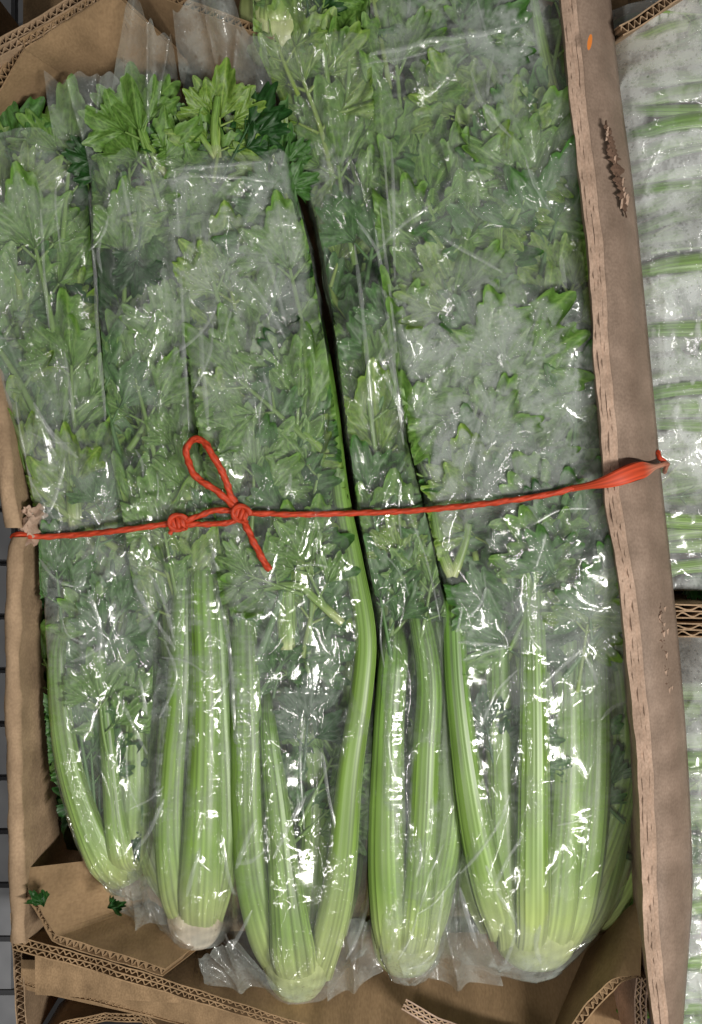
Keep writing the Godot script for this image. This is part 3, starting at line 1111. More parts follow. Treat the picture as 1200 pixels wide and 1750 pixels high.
	ins.quad(P(60, 1700, 0.03), P(1100, 1760, 0.03), P(1100, 1500, 0.03), P(60, 1450, 0.03))
	add("base_panel", ins, M.card_in, o)

	# the carton underneath, seen below the near wall and at the left
	var u := thing("stacked_carton", "dark worn cardboard carton under the orange-tied celery carton", "cardboard box")
	var r1 := path_px([[34, 1672, -0.012], [110, 1694, -0.012], [160, 1702, -0.012], [300, 1738, -0.014], [420, 1770, -0.014], [700, 1830, -0.014]])
	board(u, "end_wall", r1, dropped(r1, -0.12), 0.009, M.card_in, 2, 0.0044)
	var r2 := path_px([[66, 1790, -0.03], [110, 1752, -0.03], [180, 1738, -0.03], [245, 1740, -0.03], [300, 1790, -0.03]])
	board(u, "inner_flap", r2, dropped(r2, -0.10), 0.006, M.card_in, 2, 0.0044)
	var lp := MB.new()
	lp.quad(P(36, 1690, -0.016), P(760, 1850, -0.016), P(760, 1660, -0.005), P(36, 1640, -0.005))
	add("top_flap", lp, M.card_in, u)
	var sl := path_px([[26, 1560, -0.01], [30, 1640, -0.01], [34, 1700, -0.012], [40, 1790, -0.012]])
	board(u, "side_wall", sl, dropped(sl, -0.32), 0.007, M.card, 1)
	var bb := MB.new()
	box(bb, Vector3(-0.255, -0.325, -0.46), Vector3(0.235, -0.13, 0.29))
	add("lower_body", bb, M.card_dark, u)
	var b2 := MB.new()
	box(b2, Vector3(-0.25, -0.128, -0.45), Vector3(0.23, -0.008, 0.27))
	add("body", b2, M.card_in, u)

# a wall of two plies folded over at the top, so its rim is round
func folded_wall(o: Node3D, rim: PackedVector3Array) -> void:
	var r := smooth_path(rim, 90)
	var p := PackedVector3Array()
	var nv := 20
	for j in nv:
		for i in 90:
			var w := 0.0050 + 0.0012 * nz.get_noise_2d(i * 4.0, 70.0 + rim[0].z * 900.0)
			var q: Vector3
			if j < 3: q = Vector3(-w, -0.14 + 0.07 * j, 0)
			elif j > 14: q = Vector3(w + 0.004 * (j - 14) / 5.0, -0.005 - 0.14 * (j - 14) / 5.0, 0)
			else:
				var a := PI - (j - 3) / 11.0 * PI
				q = Vector3(cos(a) * w, sin(a) * w * 0.9, 0)
			q.x += 0.0007 * nz.get_noise_2d(i * 7.0, j * 9.0) + (0.0012 * nz.get_noise_2d(i * 1.5, j * 30.0) if j > 13 else 0.0)
			p.append(r[i] + q)
	var mb := MB.new()
	mb.grid(p, 90, nv, PackedColorArray(), PackedVector2Array())
	add("side_wall", mb, M.card, o)

func box(mb: MB, a: Vector3, b: Vector3) -> void:
	mb.quad(Vector3(a.x, b.y, b.z), Vector3(b.x, b.y, b.z), Vector3(b.x, b.y, a.z), Vector3(a.x, b.y, a.z))
	mb.quad(Vector3(a.x, a.y, b.z), Vector3(b.x, a.y, b.z), Vector3(b.x, b.y, b.z), Vector3(a.x, b.y, b.z))
	mb.quad(Vector3(b.x, a.y, a.z), Vector3(a.x, a.y, a.z), Vector3(a.x, b.y, a.z), Vector3(b.x, b.y, a.z))
	mb.quad(Vector3(a.x, a.y, a.z), Vector3(a.x, a.y, b.z), Vector3(a.x, b.y, b.z), Vector3(a.x, b.y, a.z))
	mb.quad(Vector3(b.x, a.y, b.z), Vector3(b.x, a.y, a.z), Vector3(b.x, b.y, a.z), Vector3(b.x, b.y, b.z))

# a bent flap between an outer cut edge and an inner line
func flap(o: Node3D, called: String, edge: Array, inner: Array) -> void:
	var e := resample(path_px(edge), 60)
	var n := resample(path_px(inner), 60)
	board(o, called, e, n, 0.006, M.card_in, 1, 0.0046)

func scar(parent: Node3D, x0: float, y0: float, x1: float, y1: float, w: float) -> void:
	var mb := MB.new()
	var p := PackedVector3Array()
	var n := 70
	for j in n:
		var t := j / (n - 1.0)
		var c := Vector2(lerpf(x0, x1, t) + 4.0 * nz.get_noise_2d(j * 9.0, x0), lerpf(y0, y1, t))
		var ww := w * pow(sin(PI * clampf(t * 0.97 + 0.015, 0, 1)), 0.6) * (0.75 + 0.9 * nz.get_noise_2d(j * 14.0, y0))
		for i in 9:
			var u := i / 8.0 * 2.0 - 1.0
			var px := c.x + ww * u
			# the face lies between y = 0.165 and 0.135, bulging
			var h := face_y(px, c.y)
			var bump := (0.0016 * (1.0 - u * u)) * (0.3 + absf(nz.get_noise_2d(i * 40.0, j * 22.0)) * 3.0)
			p.append(P(px, c.y, h + 0.0004 + bump))
	mb.grid(p, 9, n, PackedColorArray(), PackedVector2Array())
	flip(mb)
	add("torn_patch", mb, M.card_scar, parent)
	var mt := MB.new()
	for q in 9:
		var t := rng.randf_range(0.05, 0.95)
		var c := Vector2(lerpf(x0, x1, t) + rng.randf_range(-0.7, 0.7) * w, lerpf(y0, y1, t))
		var l := rng.randf_range(5.0, 12.0)
		var h := face_y(c.x, c.y) + 0.0022
		mt.quad(P(c.x - 2.5, c.y + l, h - 0.0014), P(c.x + 1.0, c.y + l * 0.8, h - 0.0012), P(c.x + 3.5, c.y - l, h + 0.0006), P(c.x - 0.5, c.y - l * 0.7, h))
	add("torn_fibre", mt, M.card_torn, parent)

func face_y(px: float, py: float) -> float:
	var xt := lerpf(1000.0, 1150.0, clampf(py / 1750.0, 0, 1))
	var v := clampf((px - xt) / 62.0, 0.0, 1.0)
	return lerpf(0.165, 0.135, v) + 0.006 * sin(v * PI) + 0.0012

# ---------------------------------------------------------------- bunches and bags
func celery() -> void:
	var G := "celery bunches in the tied carton"
	var B := "clear plastic bags round the celery"
	# --- far right bunch, partly under the others, lower right stalks coloured dark in place of shade
	var rows_e := [[-60, 596, 984], [80, 606, 988], [230, 618, 998], [450, 640, 1020], [600, 665, 1032], [750, 690, 1046], [900, 728, 1056], [1050, 762, 1084], [1200, 778, 1112], [1400, 788, 1128], [1500, 780, 1122], [1580, 745, 1092], [1640, 716, 1050], [1690, 706, 1000], [1715, 725, 960]]
	hf_clear()
	wrap_rows = rows_e
	var e := thing("celery_bunch", "largest celery bunch beside the torn right wall, under heavily fogged film", "celery", G, P(900, 1600, 0.05))
	local(e)
	put_knob(e, 915, 1570, 0.100, 0.030, 0.034)
	put_stalk(e, [[868, 1615, 0.124], [828, 1480, 0.130], [800, 1330, 0.136], [782, 1180, 0.138], [775, 1050, 0.138], [772, 975, 0.138]], 0.026, 0.012)
	put_stalk(e, [[772, 985, 0.139], [752, 930, 0.140], [738, 850, 0.140]], 0.008, 0.005)
	put_stalk(e, [[774, 985, 0.139], [796, 920, 0.140], [806, 840, 0.140]], 0.007, 0.004)
	put_stalk(e, [[912, 1640, 0.130], [911, 1500, 0.136], [912, 1250, 0.140], [910, 1050, 0.140], [906, 930, 0.139], [890, 800, 0.136]], 0.026, 0.012)
	put_stalk(e, [[885, 1635, 0.122], [862, 1450, 0.126], [852, 1200, 0.128], [848, 950, 0.126]], 0.026, 0.013)
	put_stalk(e, [[945, 1640, 0.122], [962, 1480, 0.128], [972, 1250, 0.130], [965, 900, 0.128]], 0.028, 0.014)
	put_stalk(e, [[968, 1630, 0.118], [1005, 1450, 0.124], [1018, 1200, 0.126], [1005, 950, 0.124]], 0.028, 0.014)
	put_stalk(e, [[990, 1615, 0.102], [1046, 1430, 0.098], [1062, 1200, 0.106], [1040, 950, 0.118]], 0.027, 0.014, 0.7)  # this and the next two: dark tone paints the shade of the wall
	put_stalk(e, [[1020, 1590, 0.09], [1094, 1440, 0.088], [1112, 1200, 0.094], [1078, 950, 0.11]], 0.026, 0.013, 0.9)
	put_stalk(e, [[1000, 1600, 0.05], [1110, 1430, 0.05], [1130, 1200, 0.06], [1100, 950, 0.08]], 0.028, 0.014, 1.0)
	put_stalk(e, [[850, 1600, 0.108], [800, 1450, 0.110], [806, 1250, 0.116], [815, 1000, 0.12]], 0.026, 0.013, 0.6)
	put_stalk(e, [[850, 700, 0.134], [852, 480, 0.140], [860, 300, 0.141], [872, 130, 0.142], [895, -20, 0.142]], 0.011, 0.007)
	put_stalk(e, [[862, 170, 0.142], [835, 110, 0.143], [800, 60, 0.143]], 0.007, 0.005)
	put_stalk(e, [[950, 170, 0.143], [930, 90, 0.145], [905, -30, 0.146]], 0.008, 0.006)
	for l in [[760, 640, 0.142, -6, 0.1, 1], [900, 760, 0.141, 14, 0.1, 1], [970, 830, 0.139, -8, 0.09, 0], [690, 760, 0.140, 4, 0.09, 1], [830, 640, 0.141, 22, 0.09, 3], [960, 450, 0.141, 8, 0.1, 1], [880, 1090, 0.141, -24, 0.07, 1], [1000, 1000, 0.138, 12, 0.08, 1], [840, 930, 0.140, 10, 0.085, 0], [770, 500, 0.142, 12, 0.12, 1], [950, 600, 0.142, -10, 0.085, 3], [790, 790, 0.141, -14, 0.085, 1], [740, 850, 0.140, 18, 0.085, 1], [990, 1160, 0.139, -8, 0.07, 3], [915, 960, 0.141, 20, 0.07, 0], [680, 430, 0.142, 8, 0.1, 1], [850, 300, 0.142, 30, 0.085, 3], [930, 330, 0.14, -25, 0.09, 0], [700, 250, 0.142, 14, 0.1, 1], [660, 120, 0.144, 10, 0.1, 3], [760, 160, 0.143, -14, 0.1, 0], [940, 140, 0.143, -12, 0.09, 1], [800, 690, 0.141, -20, 0.08, 0]]:
		put_leaf(e, P(l[0], l[1], l[2]), l[3], l[4], l[5], 2.0, rng.randf_range(-8, 8))
	fill_bunch(e, rows_e, -60, 1600, 8, 120, Vector2(900, 1600))
	hf_close()
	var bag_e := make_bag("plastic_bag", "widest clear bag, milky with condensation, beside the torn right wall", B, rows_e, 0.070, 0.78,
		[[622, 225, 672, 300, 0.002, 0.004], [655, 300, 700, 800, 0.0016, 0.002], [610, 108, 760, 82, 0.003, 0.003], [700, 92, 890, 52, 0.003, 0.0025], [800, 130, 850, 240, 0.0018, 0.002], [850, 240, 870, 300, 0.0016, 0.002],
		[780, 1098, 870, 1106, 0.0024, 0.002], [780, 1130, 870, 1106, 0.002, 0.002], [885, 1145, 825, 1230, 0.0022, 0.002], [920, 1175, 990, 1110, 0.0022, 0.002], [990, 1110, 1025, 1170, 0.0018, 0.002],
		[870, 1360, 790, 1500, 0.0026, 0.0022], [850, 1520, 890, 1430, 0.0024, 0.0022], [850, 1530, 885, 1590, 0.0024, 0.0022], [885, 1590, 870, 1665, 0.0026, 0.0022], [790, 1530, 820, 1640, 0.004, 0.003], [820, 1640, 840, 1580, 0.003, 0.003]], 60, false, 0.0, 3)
	crumpled("bag_tail", bag_e, [[722, 1560, 0.112], [806, 1500, 0.118], [860, 1690, 0.108], [712, 1672, 0.106]], 71.0, 0.006)
	pleats(bag_e, [[668, 250, 672, 370, 674, 480], [650, 360, 672, 560, 700, 800], [620, 106, 700, 92, 800, 72, 890, 54], [622, 118, 720, 104, 800, 82], [780, 1098, 830, 1101, 874, 1106], [876, 1106, 830, 1116, 780, 1134], [885, 1145, 850, 1185, 825, 1240], [922, 1175, 960, 1140, 992, 1110], [994, 1112, 1010, 1140, 1025, 1172], [872, 1362, 850, 1420, 790, 1505], [895, 1430, 870, 1470, 850, 1520], [850, 1528, 872, 1560, 886, 1590], [884, 1600, 878, 1630, 870, 1666], [790, 1530, 806, 1590, 822, 1640], [955, 440, 958, 480, 962, 525], [802, 130, 820, 190, 870, 245], [790, 1040, 784, 1070, 778, 1090], [720, 950, 728, 1010, 740, 1060], [705, 880, 712, 920, 735, 960], [830, 690, 812, 740, 800, 790]], rows_e, 14)
	# --- next bunch to the left
	var rows_d := [[70, 425, 640], [230, 498, 650], [430, 545, 672], [600, 570, 690], [750, 588, 702], [880, 606, 735], [1050, 640, 772], [1200, 646, 786], [1400, 646, 800], [1550, 646, 806], [1640, 646, 790], [1695, 655, 770], [1712, 680, 740]]
	hf_clear()
	wrap_rows = rows_d
	var d := thing("celery_bunch", "narrow celery bunch right of the dark gap, squeezed beside the milky bag", "celery", G, P(690, 1600, 0.05))
	local(d)
	put_knob(d, 694, 1592, 0.104, 0.023, 0.03)
	put_stalk(d, [[676, 1645, 0.122], [662, 1480, 0.130], [664, 1250, 0.133], [678, 1060, 0.134]], 0.028, 0.017, 0.3)
	put_stalk(d, [[702, 1650, 0.126], [718, 1480, 0.134], [728, 1280, 0.136], [732, 1150, 0.136], [705, 1000, 0.136]], 0.022, 0.014, 0.3)
	put_stalk(d, [[722, 1635, 0.116], [766, 1420, 0.124], [766, 1250, 0.126], [748, 1000, 0.128]], 0.024, 0.013)
	put_leaf(d, P(680, 1560, 0.128), 6, 0.06, 2)
	put_leaf(d, P(760, 1500, 0.116), -4, 0.07, 2)
	for l in [[720, 1090, 0.139, -10, 0.07, 1], [668, 1120, 0.137, 10, 0.075, 0], [690, 1010, 0.138, 6, 0.05, 3], [640, 760, 0.138, 8, 0.09, 1], [620, 560, 0.139, -4, 0.10, 0], [600, 420, 0.139, 12, 0.1, 1], [560, 270, 0.141, 14, 0.1, 3], [560, 140, 0.146, 8, 0.09, 1], [590, 200, 0.143, -6, 0.09, 1], [500, 140, 0.146, 24, 0.075, 3], [650, 930, 0.138, 12, 0.07, 0]]:
		put_leaf(d, P(l[0], l[1], l[2]), l[3], l[4], l[5], 3.0, rng.randf_range(-8, 8))
	fill_bunch(d, rows_d, 60, 1600, 4, 44, Vector2(690, 1610), 0.140)
	hf_close()
	var bag_d := make_bag("plastic_bag", "narrow clear bag right of the dark gap, with long lengthwise folds", B, rows_d, 0.066, 0.72,
		[[610, 430, 640, 760, 0.002, 0.0018], [660, 400, 700, 880, 0.0022, 0.002], [735, 920, 790, 1050, 0.0022, 0.002], [690, 960, 740, 1060, 0.002, 0.002], [715, 1560, 790, 1500, 0.0035, 0.0025], [720, 1560, 760, 1450, 0.003, 0.002], [745, 1640, 700, 1670, 0.003, 0.002], [760, 1530, 745, 1640, 0.003, 0.0025], [700, 1060, 740, 1150, 0.002, 0.002]], 46)
	pleats(bag_d, [[606, 420, 622, 560, 640, 760], [640, 380, 664, 560, 690, 760], [700, 880, 730, 960, 752, 1060], [655, 250, 660, 330, 668, 400], [715, 1570, 750, 1545, 790, 1500], [718, 1560, 735, 1500, 760, 1450], [745, 1640, 722, 1662, 700, 1672], [760, 1530, 752, 1590, 745, 1640], [735, 1250, 740, 1350, 738, 1430]], rows_d, 9)
	# --- leftmost bunch
	var rows_a := [[228, -90, 152], [430, -80, 162], [650, -22, 186], [760, 22, 200], [900, 58, 226], [1080, 62, 268], [1200, 66, 268], [1350, 80, 256], [1460, 108, 246], [1540, 170, 240], [1565, 195, 230]]
	hf_clear()
	wrap_rows = rows_a
	var a := thing("celery_bunch", "leftmost celery bunch along the left carton wall", "celery", G, P(190, 1500, 0.05))
	local(a)
	put_stalk(a, [[208, 1520, 0.116], [158, 1430, 0.126], [116, 1300, 0.130], [97, 1150, 0.132], [104, 1050, 0.134]], 0.026, 0.009)
	put_stalk(a, [[212, 1500, 0.124], [196, 1400, 0.130], [184, 1270, 0.133], [172, 1150, 0.134]], 0.018, 0.006)
	put_stalk(a, [[128, 900, 0.134], [124, 800, 0.137], [128, 720, 0.137]], 0.010, 0.006)
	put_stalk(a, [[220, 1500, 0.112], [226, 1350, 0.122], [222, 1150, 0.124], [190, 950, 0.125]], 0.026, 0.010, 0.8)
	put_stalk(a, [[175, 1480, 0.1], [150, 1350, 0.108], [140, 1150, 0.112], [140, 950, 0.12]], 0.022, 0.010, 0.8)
	for l in [[150, 1330, 0.128, 8, 0.07, 0], [215, 1300, 0.130, -4, 0.07, 1], [170, 1420, 0.124, -2, 0.07, 2], [105, 1060, 0.138, 4, 0.062, 0], [182, 1280, 0.137, 10, 0.062, 1], [130, 740, 0.140, 6, 0.085, 1], [60, 800, 0.136, 14, 0.085, 0], [90, 560, 0.140, 10, 0.1, 1], [30, 480, 0.139, 8, 0.1, 3], [110, 380, 0.141, -6, 0.085, 1], [40, 360, 0.14, 12, 0.075, 0], [160, 960, 0.138, -12, 0.07, 0], [180, 1120, 0.136, -14, 0.06, 0]]:
		put_leaf(a, P(l[0], l[1], l[2]), l[3], l[4], l[5], 2.0, rng.randf_range(-8, 8))
	fill_bunch(a, rows_a, 240, 1500, 4, 50, Vector2(200, 1500), 0.139)
	hf_close()
	var bag_a := make_bag("plastic_bag", "leftmost clear bag, resting against the left carton wall", B, rows_a, 0.066, 0.55,
		[[75, 380, 80, 560, 0.0018, 0.002], [120, 600, 150, 700, 0.003, 0.004], [70, 960, 130, 1000, 0.0025, 0.0025], [130, 1000, 145, 985, 0.002, 0.002], [105, 1060, 140, 1100, 0.0026, 0.0022], [120, 1130, 185, 1095, 0.0026, 0.0022], [130, 1050, 160, 1045, 0.002, 0.003], [150, 300, 160, 420, 0.0026, 0.002]], 46, true)
	pleats(bag_a, [[72, 360, 76, 470, 84, 560], [148, 290, 152, 400, 162, 520], [110, 600, 118, 650, 128, 720], [66, 955, 95, 990, 128, 1003], [128, 1003, 140, 1000, 146, 985], [104, 1056, 115, 1085, 142, 1100], [118, 1132, 150, 1120, 188, 1094], [30, 680, 40, 760, 56, 850], [100, 290, 96, 350, 102, 430]], rows_a, 9)
	crumpled("bag_mouth", bag_a, [[70, 110, 0.175], [205, 115, 0.17], [225, 300, 0.132], [100, 310, 0.132]], 3.0, 0.008)
	# --- second from left, with the round root end
	var rows_b := [[250, 148, 335], [430, 152, 330], [600, 168, 332], [750, 176, 345], [900, 205, 380], [1050, 225, 398], [1200, 228, 402], [1350, 214, 404], [1480, 200, 406], [1580, 190, 408], [1620, 215, 402], [1640, 280, 385]]
	hf_clear()
	wrap_rows = rows_b
	var b := thing("celery_bunch", "celery bunch with the pinkish round root end nearest the corner flap", "celery", G, P(330, 1570, 0.05))
	local(b)
	put_knob(b, 334, 1556, 0.112, 0.0185, 0.026, true)
	put_stalk(b, [[312, 1592, 0.124], [292, 1440, 0.132], [296, 1300, 0.135], [306, 1200, 0.137], [312, 1050, 0.138], [314, 930, 0.138]], 0.024, 0.012, 0.3)
	put_stalk(b, [[334, 1602, 0.128], [344, 1440, 0.137], [350, 1200, 0.139], [346, 1050, 0.140], [342, 915, 0.140]], 0.028, 0.015, 0.1)
	put_stalk(b, [[354, 1592, 0.124], [382, 1440, 0.130], [376, 1200, 0.134], [368, 1050, 0.136], [360, 930, 0.136]], 0.020, 0.011, 0.3)
	put_stalk(b, [[300, 1550, 0.108], [246, 1400, 0.112], [250, 1200, 0.114], [258, 950, 0.116]], 0.024, 0.010, 0.9)
	for l in [[300, 1010, 0.140, 10, 0.075, 1], [375, 1000, 0.138, -8, 0.07, 0], [340, 930, 0.141, 4, 0.07, 1], [260, 760, 0.140, 12, 0.085, 1], [210, 560, 0.140, -4, 0.09, 1], [280, 620, 0.140, -10, 0.09, 0], [230, 400, 0.142, 8, 0.08, 1], [300, 440, 0.142, -8, 0.07, 3], [200, 760, 0.139, 14, 0.08, 0], [250, 960, 0.137, 16, 0.07, 1], [300, 860, 0.140, -6, 0.07, 1]]:
		put_leaf(b, P(l[0], l[1], l[2]), l[3], l[4], l[5], 4.0, rng.randf_range(-8, 8))
	fill_bunch(b, rows_b, 260, 1560, 4, 44, Vector2(330, 1560), 0.141)
	wrap_rows = []
	for l in [[200, 335, 0.142, 24, 0.048, 2], [268, 330, 0.150, 15, 0.078, 1], [300, 335, 0.148, -6, 0.052, 0], [240, 400, 0.151, 176, 0.04, 2]]:
		put_leaf(b, P(l[0], l[1], l[2]), l[3], l[4], l[5], 8.0, rng.randf_range(-15, 15))
	put_stalk(b, [[285, 300, 0.150], [255, 250, 0.154], [235, 200, 0.156]], 0.005, 0.004)
	put_stalk(b, [[305, 300, 0.150], [285, 250, 0.153], [272, 220, 0.154]], 0.004, 0.003)
	hf_close()
	# leaves above stay out of the film
	var bag_b := make_bag("plastic_bag", "clear bag over the pinkish root end, with a loose empty grey fold on its left", B, shift_top(rows_b, 275), 0.07, 0.62,
		[[150, 300, 160, 520, 0.0024, 0.002], [300, 330, 325, 740, 0.0026, 0.002], [228, 1010, 290, 1120, 0.003, 0.0025], [258, 980, 300, 1090, 0.0024, 0.002], [270, 1100, 240, 1300, 0.003, 0.003], [215, 1390, 275, 1350, 0.0026, 0.002], [222, 1460, 278, 1370, 0.0026, 0.002], [240, 1400, 235, 1430, 0.003, 0.003], [320, 1530, 340, 1450, 0.0024, 0.002], [378, 1430, 400, 1560, 0.0028, 0.002], [285, 1100, 300, 1100, 0.002, 0.002], [200, 1540, 290, 1600, 0.002, 0.002]], 52, true)
	pleats(bag_b, [[305, 330, 312, 480, 326, 740], [318, 420, 326, 560, 340, 740], [228, 1000, 262, 1060, 300, 1110], [255, 980, 280, 1030, 296, 1090], [162, 430, 168, 560, 180, 720], [215, 1392, 248, 1375, 278, 1348], [222, 1466, 250, 1430, 278, 1370], [318, 1535, 330, 1490, 342, 1450], [378, 1430, 388, 1500, 402, 1560], [284, 1105, 300, 1160, 270, 1230]], rows_b, 9)
	crumpled("bag_tail", bag_b, [[195, 1480, 0.112], [270, 1490, 0.116], [300, 1606, 0.112], [186, 1572, 0.112]], 61.0, 0.004)
	crumpled("bag_mouth", bag_b, [[215, 20, 0.195], [310, 70, 0.175], [330, 260, 0.132], [178, 270, 0.132]], 17.0, 0.010)
	# --- centre bunch
	var rows_c := [[270, 275, 500], [430, 283, 537], [600, 310, 565], [740, 330, 586], [880, 346, 607], [1050, 374, 642], [1300, 390, 648], [1500, 390, 650], [1600, 366, 652], [1670, 345, 648], [1715, 370, 630], [1738, 440, 600]]
	hf_clear()
	wrap_rows = rows_c
	var c := thing("celery_bunch", "middle celery bunch left of the dark gap, under the cord's bow", "celery", G, P(505, 1640, 0.05))
	local(c)
	put_knob(c, 508, 1624, 0.108, 0.0225, 0.034)
	put_stalk(c, [[478, 1668, 0.120], [436, 1520, 0.130], [424, 1400, 0.133], [422, 1280, 0.135], [418, 1120, 0.136], [415, 1000, 0.136]], 0.027, 0.015, 0.2)
	put_stalk(c, [[506, 1684, 0.128], [490, 1540, 0.138], [474, 1380, 0.139], [462, 1280, 0.139], [452, 1180, 0.138]], 0.032, 0.008, 0.2)
	put_stalk(c, [[540, 1684, 0.122], [578, 1520, 0.134], [598, 1320, 0.140], [618, 1180, 0.141], [624, 1080, 0.141], [604, 960, 0.141], [582, 840, 0.141], [568, 700, 0.139], [548, 540, 0.130]], 0.024, 0.006, 0.4)
	put_stalk(c, [[568, 785, 0.142], [525, 745, 0.143], [488, 715, 0.143]], 0.006, 0.004)
	put_stalk(c, [[585, 1065, 0.142], [540, 1025, 0.143], [500, 1000, 0.143], [400, 1015, 0.143]], 0.006, 0.004)
	put_stalk(c, [[492, 1110, 0.139], [490, 1060, 0.139], [490, 1010, 0.139]], 0.012, 0.011, 0.0)
	put_stalk(c, [[520, 1660, 0.112], [534, 1500, 0.118], [540, 1300, 0.116], [520, 1050, 0.118]], 0.026, 0.013, 0.7)
	put_leaf(c, P(520, 1300, 0.132), -6, 0.055, 2)
	put_leaf(c, P(415, 1330, 0.128), 8, 0.05, 0)
	put_stalk(c, [[530, 1620, 0.11], [540, 1450, 0.108], [548, 1250, 0.108], [540, 1000, 0.11]], 0.022, 0.012, 0.9)
	for l in [[500, 730, 0.144, 48, 0.09, 1], [430, 900, 0.141, -4, 0.075, 1], [500, 1010, 0.144, 70, 0.06, 1], [560, 1040, 0.143, 30, 0.06, 1], [380, 540, 0.142, 14, 0.09, 1], [470, 500, 0.141, -12, 0.09, 0], [520, 580, 0.141, 10, 0.09, 1], [340, 690, 0.140, 18, 0.075, 2], [400, 420, 0.144, 10, 0.08, 1], [450, 380, 0.144, -14, 0.08, 0], [330, 420, 0.144, 6, 0.07, 1], [490, 340, 0.145, 16, 0.065, 3], [470, 860, 0.140, -20, 0.07, 0], [525, 900, 0.140, -12, 0.075, 1], [470, 1180, 0.138, -12, 0.04, 0], [400, 1050, 0.139, 14, 0.06, 1], [520, 1200, 0.118, -10, 0.05, 2]]:
		put_leaf(c, P(l[0], l[1], l[2]), l[3], l[4], l[5], 3.0, rng.randf_range(-8, 8))
	fill_bunch(c, rows_c, 260, 1620, 5, 50, Vector2(508, 1640), 0.142)
	wrap_rows = []
	for l in [[368, 290, 0.152, -10, 0.062, 3], [350, 300, 0.150, 34, 0.045, 1], [390, 285, 0.152, -30, 0.055, 2], [470, 350, 0.142, -8, 0.05, 0]]:
		put_leaf(c, P(l[0], l[1], l[2]), l[3], l[4], l[5], 8.0, rng.randf_range(-15, 15))
	put_stalk(c, [[372, 270, 0.152], [366, 220, 0.157], [372, 165, 0.160]], 0.006, 0.004, 0.2)
	put_stalk(c, [[368, 270, 0.152], [345, 235, 0.156], [330, 215, 0.158]], 0.004, 0.003, 0.2)
	hf_close()
	var bag_c := make_bag("plastic_bag", "middle clear bag under the cord's bow, with bright reflections", B, shift_top(rows_c, 268), 0.07, 0.75,
		[[280, 312, 470, 318, 0.003, 0.003], [300, 300, 460, 290, 0.003, 0.0028], [305, 560, 328, 740, 0.0028, 0.002], [312, 600, 335, 745, 0.002, 0.0018], [425, 470, 490, 560, 0.004, 0.005], [440, 430, 470, 520, 0.003, 0.004], [395, 540, 385, 590, 0.002, 0.002], [375, 1020, 395, 1100, 0.003, 0.002], [395, 1100, 400, 1450, 0.0026, 0.002], [500, 970, 560, 965, 0.002, 0.002], [440, 1400, 400, 1480, 0.0028, 0.002], [402, 1480, 455, 1450, 0.0028, 0.002], [510, 1250, 520, 1440, 0.004, 0.008], [560, 1200, 590, 1280, 0.003, 0.004], [370, 1680, 430, 1560, 0.003, 0.003], [640, 1300, 640, 1600, 0.003, 0.003], [590, 1650, 640, 1560, 0.003, 0.003]], 58, true)
	pleats(bag_c, [[282, 316, 350, 312, 470, 320], [298, 300, 380, 296, 450, 288], [345, 560, 352, 640, 360, 730], [455, 440, 475, 500, 490, 560], [425, 480, 455, 520, 488, 580], [376, 1020, 390, 1100, 400, 1250], [500, 972, 530, 964, 560, 968], [438, 1400, 420, 1440, 402, 1490], [402, 1482, 430, 1472, 456, 1450], [638, 1150, 646, 1350, 644, 1590], [592, 1655, 620, 1600, 640, 1540], [370, 1680, 400, 1620, 430, 1560], [398, 530, 390, 560, 384, 590], [520, 1230, 512, 1300, 520, 1420]], rows_c, 9)
	crumpled("bag_mouth", bag_c, [[286, -40, 0.195], [445, 10, 0.185], [480, 260, 0.132], [318, 240, 0.132]], 31.0, 0.011)
	crumpled("bag_tail", bag_c, [[560, 1600, 0.118], [650, 1560, 0.120], [655, 1660, 0.112], [560, 1716, 0.110]], 51.0, 0.004)
	crumpled("bag_tail", bag_c, [[335, 1640, 0.125], [400, 1600, 0.125], [480, 1695, 0.122], [350, 1690, 0.12]], 44.0, 0.004)
	# --- pale root end of a bunch lying the other way, at the top
	hf_clear()
	wrap_rows = []
	var rows_g := [[-60, 420, 560], [40, 424, 560], [100, 426, 540], [150, 430, 520]]
	var g := thing("celery_bunch", "pale celery root end lying the other way at the top edge", "celery", G, P(480, 0, 0.05))
	local(g)
	put_knob_back(g, 478, 40, 0.130, 0.026)
	put_stalk(g, [[470, 60, 0.145], [480, -40, 0.146], [490, -140, 0.146]], 0.026, 0.022, 0.0)
	put_stalk(g, [[500, 60, 0.142], [515, -40, 0.143], [525, -140, 0.143]], 0.024, 0.02, 0.0)
	put_leaf(g, P(545, 40, 0.152), -14, 0.05, 1, 5.0)
	put_leaf(g, P(530, 60, 0.152), 4, 0.05, 2, 5.0)
	hf_close()
	make_bag("plastic_bag", "clear bag over the pale root end at the top edge", B, rows_g, 0.08, 0.3, [[440, 60, 500, 40, 0.003, 0.003]], 10)

func put_knob_back(parent: Node3D, px: float, py: float, y: float, r: float) -> void:
	put_knob(parent, px, py, y, r, 0.03)

func shift_top(rows: Array, y: float) -> Array:
	var r := rows.duplicate(true)
	r[0][0] = y
	return r

var _origin := Vector3.ZERO
func local(o: Node3D) -> void:          # parts are given in world places; keep the thing's base at the origin of the world
	o.position = Vector3.ZERO

